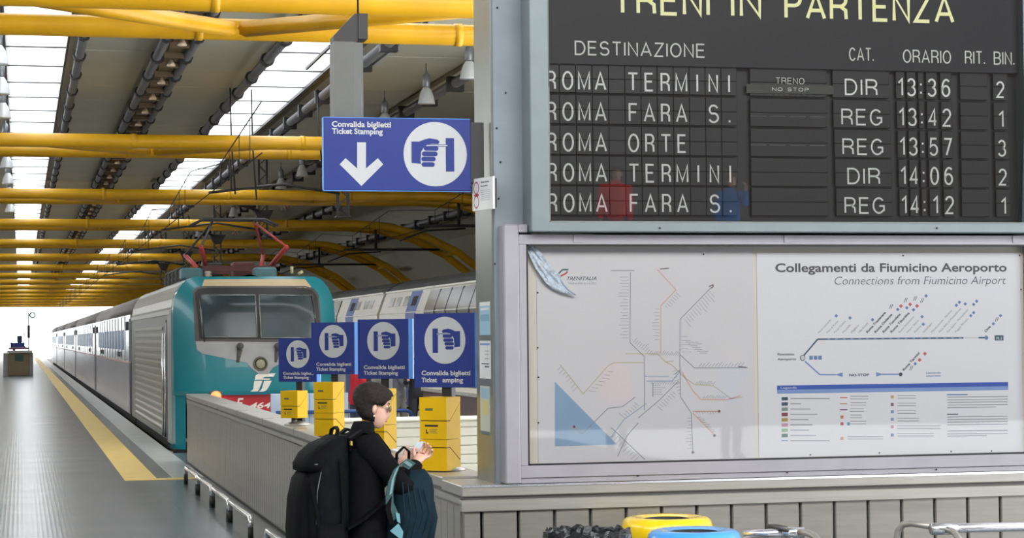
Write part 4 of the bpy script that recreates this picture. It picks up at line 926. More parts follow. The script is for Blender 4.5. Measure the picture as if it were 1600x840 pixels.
for (r, z) in [(0.205, 0.56), (0.226, 0.70), (0.236, 0.80), (0.234, 0.845), (0.222, 0.862), (0.205, 0.85), (0.195, 0.78), (0.18, 0.62)]:
    rows_.append([(kb[0] + (r + rs.uniform(-0.008, 0.010)) * math.cos(i * math.pi / 32), 10.75 + (r + rs.uniform(-0.008, 0.010)) * math.sin(i * math.pi / 32), z + rs.uniform(-0.012, 0.014)) for i in range(64)])
part('bag', MB().loft(rows_, caps=False), mat('bag_black', (0.012, 0.012, 0.014), 0.18, 0, 0.3, 30, 0.5), t)
# trolley-corral rails
tube_b = mat('rail_bright', srgb(236, 232, 240), 0.12, 0.8)
def corral(items, label, loc):
    t = thing('corral_rail', label, 'rail', loc, 'tubular steel rails in front of the notice case')
    for nm, pts, r, m_ in items:
        q = MB(); q.tube([aty(px, py, d) for px, py, d in pts], r, 14); part(nm, q, m_, t)
    a = items[0][1]
    for px, d in ((items[0][1][-1][0] - 4, items[0][1][-1][2]), (items[0][1][0][0] + 6, items[0][1][0][2])):
        p = aty(px, 830, d); part('post', MB().tube([(p[0], d + 0.02, 0), (p[0], d + 0.02, p[2] - 0.04)], 0.022, 12), steel, t)
corral([('rail', [(1484, 825, 10.9), (1540, 823.5, 10.9), (1700, 820, 10.9)], 0.027, tube_b), ('sleeve', [(1455, 826, 10.9), (1494, 825, 10.9)], 0.034, chrome),
        ('handle', [(1400, 900, 11.2), (1400, 850, 11.2), (1403, 829, 11.18), (1411, 819, 11.15), (1424, 817, 11.1), (1462, 823, 10.95)], 0.019, steel),
        ('handle', [(1476, 826, 10.9), (1490, 830, 10.8), (1499, 842, 10.7), (1502, 900, 10.65)], 0.019, steel)],
       'bright steel tube rail with curved handles at the lower right corner', aty(1500, 825, 10.9))
corral([('rail', [(1229, 832, 11.0), (1200, 832.6, 11.06), (1163, 834, 11.13)], 0.025, tube_b), ('sleeve', [(1222, 832, 11.0), (1256, 831.5, 10.98)], 0.032, chrome),
        ('handle', [(1202, 823, 11.1), (1212, 822.5, 11.05), (1228, 826, 10.95)], 0.017, steel_dark),
        ('handle', [(1248, 831, 10.9), (1262, 832, 10.85), (1274, 838, 10.8), (1284, 850, 10.7), (1286, 900, 10.65)], 0.019, steel)],
       'shorter steel tube rail emerging behind the blue bin', aty(1200, 833, 10.9))

# ================================================================== LOCOMOTIVE
XL, XRR, YF = 2.63, 5.52, 36.7
XC = (XL + XRR) / 2; HW = (XRR - XL) / 2
teal = mat('teal_livery', srgb(14, 118, 130), 0.3, 0.0, 0.06, 1.2, coat=0.3); teal_top = mat('roof_edge_tan', srgb(190, 168, 132), 0.5, 0, 0.12, 2)
loco_side = mat('loco_side_grey', srgb(132, 132, 124), 0.32, 0.3, 0.08, 3); mask_grey = mat('loco_mask_grey', srgb(150, 150, 150), 0.35, 0.2)
dkglass = mat('loco_window_glass', srgb(50, 62, 66), 0.12, 0.0, 0.35, 1.2, spec=0.35); rubber = mat('window_rubber', srgb(36, 34, 36), 0.5)
loco_red = mat('loco_red', srgb(176, 34, 44), 0.4); under = mat('underframe', srgb(40, 36, 34), 0.7, 0.1, 0.3, 4)
lo = thing('electric_locomotive', 'teal and grey electric locomotive with raised pantograph at the left platform', 'locomotive', (XC, YF, -0.9))
ZT = 3.0
def lprof(inset=0.0, zb_=0.05):
    """half-rounded loco section, clockwise from lower left"""
    w = HW - inset; zt = ZT - inset
    pts = [(-w, zb_), (-w, 1.0), (-w, 2.0)]
    pts += [(-w + 0.42 - 0.42 * math.cos(math.radians(a)), zt - 0.62 + 0.62 * math.sin(math.radians(a))) for a in (8, 22, 36, 50, 64, 78, 88)]
    pts += [(-0.5, zt + 0.01), (0, zt + 0.015)]
    return [(XC + x, z) for x, z in pts] + [(XC - x, z) for x, z in pts[::-1][1:]]
def fz(x, z):
    """depth of the bowed nose at (x, z)"""
    u = abs((x - XC) / HW); v = abs((z - 1.55) / 1.47)
    s_ = (u ** 5 + v ** 5) ** 0.2
    return YF + 0.16 * u * u + 0.75 * max(0.0, s_ - 0.62) ** 2 / 0.1444 * 0.38 + max(0, z - 1.2) * 0.10
# nose shell as a grid clipped to the section
def sect_half(z):
    """half-width of the section at height z"""
    pr_ = lprof(0); best = 0
    for (x0, z0), (x1, z1) in zip(pr_[:10], pr_[1:11]):
        if (z0 - z) * (z1 - z) <= 0 and z0 != z1:
            t = (z - z0) / (z1 - z0); best = max(best, XC - (x0 + (x1 - x0) * t))
    return best
m = MB(); rows_ = []
zs = [0.97, 1.1, 1.4, 1.7, 2.0, 2.2, 2.4, 2.55, 2.68, 2.8, 2.88, 2.94, 2.975, 2.995]
for z in zs:
    hw = sect_half(z) or 0.6; row = []
    for i in range(25):
        u = math.sin((i / 24 - 0.5) * math.pi); x = XC + u * hw
        row.append((x, min(fz(x, z), YF + 0.95), z))
    rows_.append(row)
m.loft(rows_, closed=False, caps=False, smooth=True)
# wrap back from the nose edge to the body
for side in (0, -1):
    m.loft([[(r[side][0], r[side][1], r[side][2]) for r in rows_], [(r[side][0], YF + 1.15, r[side][2]) for r in rows_]], closed=False, caps=False, smooth=True)
topr = rows_[-1]; m.loft([topr, [(p[0], YF + 1.15, p[2] + 0.01) for p in topr]], closed=False, caps=False, smooth=True)
m.loft([[(p[0], p[1], p[2]) for p in rows_[0]], [(p[0], p[1] + 0.04, p[2] - 0.07) for p in rows_[0]], [(p[0], YF + 1.15, p[2] - 0.07) for p in rows_[0]]], closed=False, caps=False)
nose = part('nose_shell', m, teal, lo)
def surf_patch(poly_, lift, step=0.14):
    """outline (x, z) laid on the nose surface, `lift` proud of it"""
    import bmesh
    bm = bmesh.new(); vs = [bm.verts.new((x, 0, z)) for x, z in poly_]; bm.faces.new(vs)
    x0, x1 = min(p[0] for p in poly_), max(p[0] for p in poly_); z0, z1 = min(p[1] for p in poly_), max(p[1] for p in poly_)
    x = x0 + step
    while x < x1: bmesh.ops.bisect_plane(bm, geom=bm.verts[:] + bm.edges[:] + bm.faces[:], plane_co=(x, 0, 0), plane_no=(1, 0, 0)); x += step
    z = z0 + step
    while z < z1: bmesh.ops.bisect_plane(bm, geom=bm.verts[:] + bm.edges[:] + bm.faces[:], plane_co=(0, 0, z), plane_no=(0, 0, 1)); z += step
    bmesh.ops.triangulate(bm, faces=bm.faces[:])
    bm.verts.index_update(); q = MB(); q.add([(v.co.x, fz(v.co.x, v.co.z) - lift, v.co.z) for v in bm.verts], [tuple(v.index for v in f.verts) for f in bm.faces], 0, True); bm.free(); return q
LF = lambda x, y, l=0.0: (lambda p: (p[0], p[2]))(aty(x, y, YF + 0.12))
def L(pts): return [LF(*p) for p in pts]
zl = lambda x, y: (260 + x / 3.5, 410 + y / 3.5)
outer = [(303, 455), (308, 448), (320, 446), (480, 446), (494, 450), (501, 460), (505, 532), (500, 556), (440, 566), (425, 574), (418, 584), (404, 584), (394, 577), (384, 566), (316, 552), (308, 546), (305, 530)]
part('mask', surf_patch(L(outer), 0.006), mat('mask_dark', srgb(74, 70, 68), 0.4), lo)
part('lower_mask', surf_patch(L([(306, 533), (504, 535), (500, 556), (440, 566), (425, 574), (418, 584), (404, 584), (394, 577), (384, 566), (316, 552), (308, 546)]), 0.010), mask_grey, lo)
win = [(306, 457), (311, 451), (322, 449), (478, 449), (491, 453), (498, 462), (503, 530), (312, 529)]
part('window_surround', surf_patch(L(win), 0.012), rubber, lo)
for i, (a, b_, c2, d_) in enumerate((((313, 460.5), (399, 460.5), (401, 526), (317, 526)), ((405, 460.5), (490, 461), (496, 527), (407, 527)))):
    wf_ = part('windscreen', surf_patch(L([a, b_, c2, d_]), 0.02), dkglass, lo)
    q = MB(); ring = L([a, b_, c2, d_]); P3 = [(x, fz(x, z) - 0.026, z) for x, z in ring]
    for k in range(4):
        p0, p1 = P3[k], P3[(k + 1) % 4]; q.tube([p0, tuple((p0[j] + p1[j]) / 2 for j in range(3))[:1] + (fz((p0[0] + p1[0]) / 2, (p0[2] + p1[2]) / 2) - 0.026, (p0[2] + p1[2]) / 2), p1], 0.011, 6)
    part('window_trim', q, galv_side, wf_)
part('brow', surf_patch([(XC - 0.95, 2.81), (XC - 0.9, 2.945), (XC + 0.9, 2.945), (XC + 1.0, 2.80), (XC + 0.8, 2.77), (XC - 0.8, 2.77)], 0.006), teal_top, lo)
hx, hz = LF(406, 568); hyy = fz(hx, hz)
q = MB(); q.loft([[(hx + r * math.cos(i * math.pi / 12), hyy - y_, hz + r * math.sin(i * math.pi / 12)) for i in range(24)] for r, y_ in ((0.13, 0.0), (0.125, 0.035), (0.105, 0.04), (0.098, 0.02))], caps=False, smooth=True); hl = part('headlamp', q, mat('lamp_rim', srgb(96, 94, 84), 0.4, 0.4), lo)
q = MB(); q.loft([[(hx + r * math.cos(i * math.pi / 12), hyy - y_, hz + r * math.sin(i * math.pi / 12)) for i in range(24)] for r, y_ in ((0.1, 0.018), (0.06, 0.032), (0.01, 0.036))], smooth=True); part('lens', q, mat('lamp_lens', srgb(150, 146, 118), 0.2), hl)
for px in (374, 433):
    kx, kz = LF(px, 541); q = MB(); yy = fz(kx, kz); q.tube([(kx, yy + 0.02, kz), (kx, yy - 0.12, kz + 0.01)], 0.06, 12); q.tube([(kx, yy - 0.02, kz - 0.05), (kx - 0.04, yy - 0.03, kz - 0.28)], [0.05, 0.025], 8); part('wiper_motor', q, mat('wiper_grey', srgb(78, 76, 72), 0.5), lo)
for (a, b_) in (((313, 458), (319, 534)), ((489, 461), (497, 528))):
    p0, p1 = LF(*a), LF(*b_); part('wiper_arm', MB().tube([(p0[0], fz(*p0) - 0.05, p0[1]), (p1[0], fz(*p1) - 0.06, p1[1])], 0.011, 6), rubber, lo)
# emblem : two interlocking slanted strokes
em = mat('emblem_white', srgb(226, 222, 212), 0.4); q = MB()
E_ = lambda x, y: LF(390 + x / 7.0 * 1.0, 580 + y / 7.0)
zz = lambda pts: [LF(400 + x / 7, 580 + y / 7) for x, y in pts]
for pts in ([(-22, 88), (-12, 40), (18, 24), (204, 20), (182, 56), (90, 58), (60, 74), (150, 76), (140, 88)],
            [(-28, 100), (62, 100), (22, 200), (10, 216), (-72, 218), (-40, 196)],
            [(80, 100), (164, 100), (128, 170), (104, 204), (70, 218), (20, 220), (44, 204), (60, 170)]):
    sub = surf_patch(zz(pts), 0.008, 0.2); q.add(sub.v, sub.f, 0, False)
part('emblem', q, em, lo)
# lower front: buffer beam, red panel, number, tail lamp
q = MB(); q.prism([(XL + 0.25, YF + 1.1), (XL + 0.25, YF + 0.5), (XL + 0.55, YF + 0.16), (XRR - 0.5, YF + 0.16), (XRR - 0.12, YF + 0.4), (XRR - 0.1, YF + 1.1)], lambda u, v, d: (u, v, d), 0.12, 0.9); part('buffer_beam', q, loco_red, lo)
part('shadow_gap', MB().prism([(XL + 0.14, YF + 1.1), (XL + 0.16, YF + 0.5), (XL + 0.55, YF + 0.22), (XRR - 0.55, YF + 0.22), (XRR - 0.16, YF + 0.5), (XRR - 0.14, YF + 1.1)], lambda u, v, d: (u, v, d), 0.56, 0.60) if False else MB().box((XL + 0.35, YF + 0.3, 0.89), (XRR - 0.35, YF + 1.1, 0.98)), rubber, lo)
numfn = lambda l: (lambda x, z: (x, YF + 0.16 - l, z))
q = MB(); n0 = aty(369, 637, YF + 0.15); n1 = aty(434, 637, YF + 0.15)
put_text(q, 'E', numfn(0.003), n0[0], n0[0] + 0.13, n0[2] , 0.17, 0.02, 0.25); put_text(q, '464 1', numfn(0.003), n0[0] + 0.24, n1[0] + 0.05, n0[2] - 0.01, 0.10, 0.02, 0.25)
part('number_lettering', q, em, lo)
for px in (385, 400):
    pass
q = MB(); a = aty(442, 650, YF + 0.15)[0]; q.add([(a - 0.12, YF + 0.157, 0.1), (a + 0.3, YF + 0.157, 0.88), (a + 0.6, YF + 0.157, 0.88), (a + 0.4, YF + 0.157, 0.1)], [(0, 1, 2, 3)]); part('white_flash', q, lb, lo)
tl0 = aty(337, 619, YF + 0.05)
q = MB(); q.loft([[(tl0[0] + r * math.cos(i * math.pi / 10), YF + y_, tl0[2] + r * math.sin(i * math.pi / 10)) for i in range(20)] for r, y_ in ((0.13, 0.3), (0.12, 0.14), (0.10, 0.12))]); tlh = part('tail_lamp', q, mat('tail_housing', srgb(120, 20, 20), 0.4), lo)
q = MB(); q.loft([[(tl0[0] + r * math.cos(i * math.pi / 10), YF + y_, tl0[2] + r * math.sin(i * math.pi / 10)) for i in range(20)] for r, y_ in ((0.095, -0.002), (0.07, -0.03), (0.01, -0.04))], smooth=True); part('lens', q, mat('tail_light_on', (1.0, 0.10, 0.03), 0.3, emit=6.0, var=0.0), tlh)
for s_ in (-1, 1):
    q = MB(); q.tube([(XC + s_ * 0.87, YF + 0.2, 0.1), (XC + s_ * 0.87, YF - 0.2, 0.1)], 0.09, 12); q.tube([(XC + s_ * 0.87, YF - 0.2, 0.1), (XC + s_ * 0.87, YF - 0.26, 0.1)], 0.24, 20); part('buffer', q, under, lo)
# body
YE_ = 51.2
pb = lprof(0.0, 0.05)
part('body', MB().loft([[(x, y, z) for x, z in pb] for y in (YF + 1.1, YE_)]), loco_side, lo)
part('cab_side', MB().loft([[(XL - 0.012, YF + 0.9, z), (XL - 0.012, YF + 1.9, z), (XL + 0.01, YF + 1.9, z), (XL + 0.01, YF + 0.9, z)] for z in (0.02, 2.35)]), mat('cab_side_grey', srgb(165, 168, 165), 0.35, 0.2), lo)
part('cab_corner', MB().loft([[(XL + 0.20, YF + 0.34, z), (XL + 0.03, YF + 0.5, z), (XL - 0.014, YF + 1.1, z), (XL + 0.25, YF + 1.1, z)] for z in (-0.05, 1.02)]), teal, lo)
q = MB()
for yy in (YF + 1.95, YF + 2.55): q.tube([(XL - 0.05, yy, 0.1), (XL - 0.05, yy, 2.0)], 0.022, 8)
part('handrail', q, chrome, lo)
part('door', MB().box((XL - 0.004, YF + 2.05, 0.05), (XL + 0.01, YF + 2.5, 2.25)), rubber, lo)
part('door', MB().box((XL - 0.014, YF + 2.12, 0.15), (XL + 0.01, YF + 2.45, 2.2)), mat('cab_side_grey', (1, 1, 1)), lo)
for k in range(15):     # corrugated side ribs
    z = 0.16 + 0.135 * k
    part('side_rib', MB().loft([[(XL, y, z), (XL - 0.022, y, z + 0.03), (XL - 0.022, y, z + 0.06), (XL, y, z + 0.09)] for y in (YF + 3.2, YE_ - 1.7)]), mat('loco_rib', srgb(146, 144, 136), 0.3, 0.35), lo)
part('gutter', MB().box((XL - 0.02, YF + 1.1, 2.34), (XL + 0.05, YE_, 2.42)), mat('gutter_light', srgb(206, 204, 196), 0.3, 0.4), lo)
part('roof_cap', MB().loft([[(XL + 0.25, y, 2.78), (XC, y, 3.06), (XRR - 0.25, y, 2.78)] for y in (YF + 1.3, YE_)], closed=False, caps=False), mat('roof_grey', srgb(120, 118, 112), 0.5, 0.1), lo)
for k in range(6):      # slanted roof vents
    y = YF + 4 + k * 1.5
    vt = part('roof_vent', MB().loft([[(XL + 0.03, y_, 2.44), (XL + 0.20, y_, 2.74), (XL + 0.24, y_, 2.72), (XL + 0.07, y_, 2.42)] for y_ in (y, y + 1.35)]), steel, lo)
    q = MB()
    for j in range(5): q.loft([[(XL + 0.01 + 0.035 * j, y_, 2.47 + 0.06 * j), (XL + 0.03 + 0.035 * j, y_, 2.50 + 0.06 * j), (XL + 0.05 + 0.035 * j, y_, 2.48 + 0.06 * j)] for y_ in (y + 0.05, y + 1.3)])
    part('louvre', q, steel_dark, vt)
part('rear_end', MB().box((XL + 0.2, YE_, 0.0), (XRR - 0.2, YE_ + 0.5, 2.6)), black, lo)
part('underframe', MB().box((XL + 0.1, YF + 1.2, -0.25), (XRR - 0.1, YE_, 0.06)), under, lo)
for k in range(9):
    y = YF + 1.6 + k * 1.5; q = MB()
    if k in (0, 1, 6, 7): q.tube([(XL + 0.3, y, -0.42), (XL + 0.42, y, -0.42)], 0.48, 20); q.tube([(XRR - 0.42, y, -0.42), (XRR - 0.3, y, -0.42)], 0.48, 20); nm = 'wheel'
    else: q.cbox((XL + 0.18, y - 0.5, -0.8), (XL + 0.6, y + 0.5, -0.2), 0.03); nm = 'equipment_box'
    part(nm, q, under, lo)
for k in range(3): part('step', MB().box((XL - 0.02, YF + 2.05, -0.2 - 0.25 * k), (XL + 0.2, YF + 2.5, -0.17 - 0.25 * k)), steel, lo)
# pantograph (a thing carried on the roof, moves by itself): part of the locomotive
redm = mat('pantograph_red', srgb(176, 60, 60), 0.5, 0.1, 0.12); brn = mat('pantograph_brown', srgb(88, 48, 46), 0.55, 0.1, 0.15)
pg0 = YF + 3.2; zr = 3.08
pan = part('pantograph', MB().box((XC - 0.78, pg0, zr + 0.10), (XC + 0.78, pg0 + 0.1, zr + 0.2)).box((XC - 0.78, pg0 + 2.0, zr + 0.10), (XC + 0.78, pg0 + 2.1, zr + 0.2)).box((XC - 0.78, pg0, zr + 0.1), (XC - 0.7, pg0 + 2.1, zr + 0.18)).box((XC + 0.7, pg0, zr + 0.1), (XC + 0.78, pg0 + 2.1, zr + 0.18)), brn, lo)
for s_ in (-1, 1):
    for yb_2, yk in ((pg0 + 0.2, pg0 - 0.9), (pg0 + 1.9, pg0 + 3.0)):
        part('lower_arm', MB().tube([(XC + s_ * 0.62, yb_2, zr + 0.2), (XC + s_ * 0.80, yk, zr + 0.52)], 0.045, 8), redm, pan)
        part('upper_arm', MB().tube([(XC + s_ * 0.80, yk, zr + 0.52), (XC + s_ * 0.42, pg0 + 1.05, zr + 1.08)], 0.024, 8), redm if s_ > 0 else dark, pan)
q = MB()
for yy in (-0.22, 0.22): q.tube([(XC - 0.85, pg0 + 1.05 + yy, zr + 1.02), (XC - 0.6, pg0 + 1.05 + yy, zr + 1.14), (XC + 0.6, pg0 + 1.05 + yy, zr + 1.14), (XC + 0.85, pg0 + 1.05 + yy, zr + 1.02)], 0.025, 8)
q.tube([(XC - 0.42, pg0 + 0.8, zr + 1.1), (XC - 0.42, pg0 + 1.3, zr + 1.1)], 0.02, 6); q.tube([(XC + 0.42, pg0 + 0.8, zr + 1.1), (XC + 0.42, pg0 + 1.3, zr + 1.1)], 0.02, 6)
part('contact_shoe', q, dark, pan)
for x in (XC - 0.6, XC + 0.6):
    for yy in (pg0 + 0.05, pg0 + 2.05):
        q = MB(); q.lathe([(0.06, -0.02), (0.09, 0.02), (0.06, 0.04), (0.09, 0.07), (0.06, 0.1)], (x, yy, zr), 12); part('insulator', q, mat('insulator_cream', srgb(190, 180, 165), 0.4), pan)
for k, (x, y, h, mm_) in enumerate(((XC + 0.15, pg0 + 0.9, 0.3, brn), (XC - 0.3, pg0 + 2.6, 0.35, dark), (XC + 0.5, pg0 + 3.6, 0.32, brn), (XC + 0.4, pg0 - 0.7, 0.14, mat('teal_box', srgb(80, 120, 128), 0.5)), (XC - 0.9, pg0 + 0.2, 0.16, mat('teal_box', (1, 1, 1))))):
    part('roof_gear', MB().cbox((x - 0.2, y - 0.3, zr - 0.06), (x + 0.2, y + 0.3, zr + h), 0.03), mm_, lo)
q = MB()
q.tube([(XC - 0.75, pg0 + 3.4, zr + 0.32), (XC - 0.75, pg0 + 9.5, zr + 0.32)], 0.025, 8)
for k in range(6): q.lathe([(0.05, -0.05), (0.07, 0.02), (0.045, 0.06), (0.07, 0.12), (0.045, 0.16), (0.06, 0.24), (0.02, 0.3)], (XC - 0.75, pg0 + 3.5 + 1.15 * k, zr), 10)
part('roof_busbar', q, dark, lo)
part('whistle', MB().tube([aty(456, 427, YF + 1.6), aty(456, 416, YF + 1.6)], 0.03, 8), mat('brass_pale', srgb(186, 182, 140), 0.4), lo)
part('whistle', MB().tube([aty(466, 428, YF + 1.6), aty(473, 424, YF + 1.6)], 0.03, 8), mat('brass_pale', (1, 1, 1)), lo)

# ================================================================== COACHES OF THE LEFT TRAIN
coach_w = mat('coach_upper', srgb(208, 212, 218), 0.16, 0.45, 0.06, 2, stretch=(1, 6, 1)); coach_g = mat('coach_lower', srgb(158, 154, 164), 0.24, 0.35, 0.08, 2, stretch=(1, 6, 1)); coach_r = mat('coach_roof', srgb(140, 134, 130), 0.5, 0.1, 0.05)
cgl = mat('coach_glass', srgb(90, 124, 164), 0.3, 0.0, 0.1, spec=0.3); cdk = mat('coach_dark_window', srgb(18, 18, 22), 0.5, spec=0.1)
def coach(y0, y1, label):
    t = thing('rail_coach', label, 'rail coach', (XC, y0, -0.9), 'coaches behind the teal locomotive')
    yy = (y0 + 0.25, y1 - 0.25)
    sec = [(XL, 0.05), (XL, 1.32)]; up = [(XL, 1.32), (XL, 2.52)]
    part('lower_body', MB().loft([[(x, y, z) for x, z in ((XL, 0.05), (XL, 1.32), (XRR, 1.32), (XRR, 0.05))] for y in yy]), coach_g, t)
    part('upper_body', MB().loft([[(x, y, z) for x, z in ((XL, 1.32), (XL, 2.5), (XRR, 2.5), (XRR, 1.32))] for y in yy]), coach_w, t)
    rf = [(XC - HW * math.cos(math.radians(a)), 2.5 + 0.66 * math.sin(math.radians(a)) ** 0.8) if a not in (0, 180) else (XC - HW * math.cos(math.radians(a)), 2.5) for a in (0, 12, 25, 40, 58, 76, 90, 104, 122, 140, 155, 168, 180)]
    part('roof', MB().loft([[(x, y, z) for x, z in rf] for y in yy], smooth=True), coach_r, t)
    part('waist_line', MB().box((XL - 0.012, yy[0], 1.30), (XL, yy[1], 1.345)), mat('waist_pink', srgb(214, 180, 178), 0.4), t)
    part('gangway', MB().box((XL + 0.35, yy[1], 0.1), (XRR - 0.35, y1 + 0.25, 2.6)), black, t)
    part('underframe', MB().box((XL + 0.12, yy[0], -0.75), (XRR - 0.12, yy[1], 0.06)), under, t)
    n = 10; st_ = (yy[1] - yy[0] - 5.4) / n
    for k in range(n):
        y = yy[0] + 2.7 + k * st_ + st_ * 0.12
        part('window', MB().cbox((XL - 0.008, y, 1.62), (XL + 0.01, y + st_ * 0.76, 2.14), 0.004), cgl, t)
        part('pillar', MB().box((XL - 0.014, y - st_ * 0.14, 1.35), (XL, y - st_ * 0.08, 2.48)), coach_w, t)
    for base in (yy[0] + 0.5, yy[1] - 2.4):
        for k in range(3): part('small_window', MB().box((XL - 0.010, base + k * 0.62, 2.12), (XL + 0.01, base + k * 0.62 + 0.36, 2.34)), cdk, t)
    for base in (yy[0] + 4.5, yy[1] - 7.5):
        for k in range(4): part('low_window', MB().box((XL - 0.010, base + k * 0.75, 1.42), (XL + 0.01, base + k * 0.75 + 0.3, 1.56)), cdk, t)
    for y in (yy[0] + 3.2, yy[1] - 3.2):
        for s_ in (0, 2.2):
            part('wheel', MB().tube([(XL + 0.25, y + s_ - 1.1, -0.44), (XL + 0.38, y + s_ - 1.1, -0.44)], 0.45, 16), under, t)
    part('door', MB().box((XL - 0.012, yy[0] + 0.1, 0.08), (XL + 0.01, yy[0] + 0.42, 2.4)), mat('coach_door', srgb(120, 118, 122), 0.3, 0.3), t)
    part('door', MB().box((XL - 0.012, yy[1] - 0.42, 0.08), (XL + 0.01, yy[1] - 0.1, 2.4)), mat('coach_door', (1, 1, 1)), t)
for i, (a, c2) in enumerate(((51.8, 76.5), (76.5, 104.0), (104.0, 130.5), (130.5, 158), (158, 185))):
    coach(a, c2, 'silver grey coach with dark roof, %s behind the locomotive' % ('first' if i == 0 else ORD[i]))

# ================================================================== DOUBLE-DECK TRAIN ON THE RIGHT
X0 = 10.17; C2 = 11.65
dd_w = mat('dd_white', srgb(244, 240, 228), 0.28, 0.15, 0.05); dd_b = mat('dd_blue', srgb(84, 112, 184), 0.4); dd_r = mat('dd_roof', srgb(104, 106, 108), 0.45, 0.15, 0.06); dd_gl = mat('dd_glass', srgb(92, 88, 80), 0.2, 0.0, 0.25, 0.8); dd_sm = mat('dd_small_window', srgb(142, 142, 134), 0.2)
def sx(z):
    if z <= 2.55: return X0
    return X0 + (z - 2.55) / 0.63 * 0.23
def sidebox(m, y0, y1, z0, z1, l=0.008):
    m.loft([[(sx(z) - l, y0, z), (sx(z) - l, y1, z), (sx(z) + 0.01, y1, z), (sx(z) + 0.01, y0, z)] for z in ([z0, 2.55, z1] if z0 < 2.55 < z1 else [z0, z1])]); return m
def dd(y0, y1, label, stripes):
    t = thing('double_deck_coach', label, 'rail coach', (C2, y0, -0.9), 'double-deck coaches at the right platform')
    yy = (y0 + 0.22, y1 - 0.22); w = C2 - X0
    sec = [(-w, 0.0), (-w, 2.55), (-w + 0.23, 3.18)]; pts = [(C2 + x, z) for x, z in sec] + [(C2 - x, z) for x, z in sec[::-1]]
    part('body', MB().loft([[(x, y, z) for x, z in pts] for y in yy]), dd_w, t)
    rf = [(C2 - w + 0.23, 3.18), (C2 - w + 0.42, 3.34), (C2 - w + 0.75, 3.48), (C2, 3.6)]; rf += [(2 * C2 - x, z) for x, z in rf[::-1][1:]]
    part('roof', MB().loft([[(x, y, z) for x, z in rf] for y in yy], smooth=False), dd_r, t)
    part('gutter', MB().box((X0 + 0.19, yy[0], 3.15), (X0 + 0.24, yy[1], 3.20)), mat('gutter_white', srgb(232, 230, 220), 0.25, 0.2), t)
    part('crease', MB().box((X0 - 0.012, yy[0], 2.53), (X0, yy[1], 2.56)), mat('gutter_white', (1, 1, 1)), t)
    part('gangway', MB().loft([[(x, y, z) for x, z in ((C2 - w + 0.3, 0.1), (C2 - w + 0.3, 2.5), (C2 - w + 0.5, 3.2), (C2, 3.45), (C2 + w - 0.5, 3.2), (C2 + w - 0.3, 0.1))] for y in (yy[1], y1 + 0.22)]), black, t)
    part('underframe', MB().box((X0 + 0.1, yy[0], -0.8), (2 * C2 - X0 - 0.1, yy[1], 0.02)), under, t)
    for ys in stripes:
        part('blue_door', sidebox(MB(), ys, ys + 1.5, 0.05, 3.12), dd_b, t)
        w2 = part('door_window', sidebox(MB(), ys + 0.3, ys + 1.0, 2.72, 2.98, 0.012), cdk, t)
    sm = []
    return t
def smallw(t, ys):
    for y in ys: part('small_window', sidebox(MB(), y, y + 0.72, 2.74, 3.0, 0.012), dd_sm, t)
def bigw(t, y0, y1, n):
    fr_ = part('window_band', sidebox(MB(), y0, y1, 2.08, 3.1, 0.010), dd_gl, t); st_ = (y1 - y0) / n
    for k in range(n):
        part('pane', sidebox(MB(), y0 + k * st_ + 0.05, y0 + (k + 1) * st_ - 0.05, 2.6, 3.04, 0.018), cgl if False else dd_gl, fr_)
        part('mullion', sidebox(MB(), y0 + k * st_ - 0.03, y0 + k * st_ + 0.03, 2.1, 3.1, 0.022), rubber, fr_)
# surveyed depths on the train side
def YS(px):
    d = RM @ np.array([px - CX, CY - 475, -FPX]); return (X0 + 0.1) * d[1] / d[0]
g0 = YS(596)
t1 = dd(g0 - 26.2, g0, 'nearer grey double-deck coach with blue doors, half hidden by the steel column', [YS(655)])
smallw(t1, [YS(606) - 1.0, YS(617) - 0.9, YS(629) - 0.9]); bigw(t1, g0 - 22.5, YS(668), 11)
t2 = dd(g0, g0 + 26.2, 'farther grey double-deck coach with blue doors behind the locomotive', [YS(556) - 0.0])
smallw(t2, [YS(562.5), YS(572) - 0.3, YS(580) - 0.3]); bigw(t2, YS(535) + 0.6, g0 + 23, 8)
dd(g0 + 26.2, g0 + 52.4, 'farthest double-deck coach behind the locomotive', [])

# ================================================================== FAR PLATFORM THINGS
olive = mat('kiosk_olive', srgb(128, 112, 84), 0.6)
k0 = aty(5, 587, 113.5)[0]; k1 = aty(52, 587, 113.5)[0]; ks = thing('platform_box', 'olive brown box on the far platform with a green plate', 'platform box', ((k0 + k1) / 2, 113.5, 0))
part('body', MB().cbox((k0 + 0.25, 113.5, 0), (k1 - 0.2, 115.2, 1.22), 0.03), olive, ks)
part('side_post', MB().box((k0, 113.6, 0), (k0 + 0.24, 115.2, 1.22)), mat('kiosk_grey', srgb(150, 146, 146), 0.6), ks); part('side_post', MB().box((k1 - 0.2, 113.6, 0), (k1, 115.2, 1.22)), mat('kiosk_grey', (1, 1, 1)), ks)
part('top_slab', MB().box((k0 + 0.2, 113.4, 1.22), (k1 - 0.05, 115.3, 1.34)), mat('slab_grey', srgb(190, 188, 186), 0.6), ks)
part('green_plate', MB().box((k0 + 0.6, 113.47, 0.8), (k0 + 1.05, 113.5, 1.12)), mat('plate_green', srgb(50, 80, 74), 0.5), ks)
cart = thing('luggage_tractor', 'small blue luggage tractor with a driver seat on the far box', 'vehicle', ((k0 + k1) / 2, 114.3, 1.34))
part('chassis', MB().cbox((k0 + 0.28, 113.6, 1.40), (k1 - 0.25, 115.0, 1.52), 0.03), mat('cart_red', srgb(130, 96, 120), 0.5), cart)
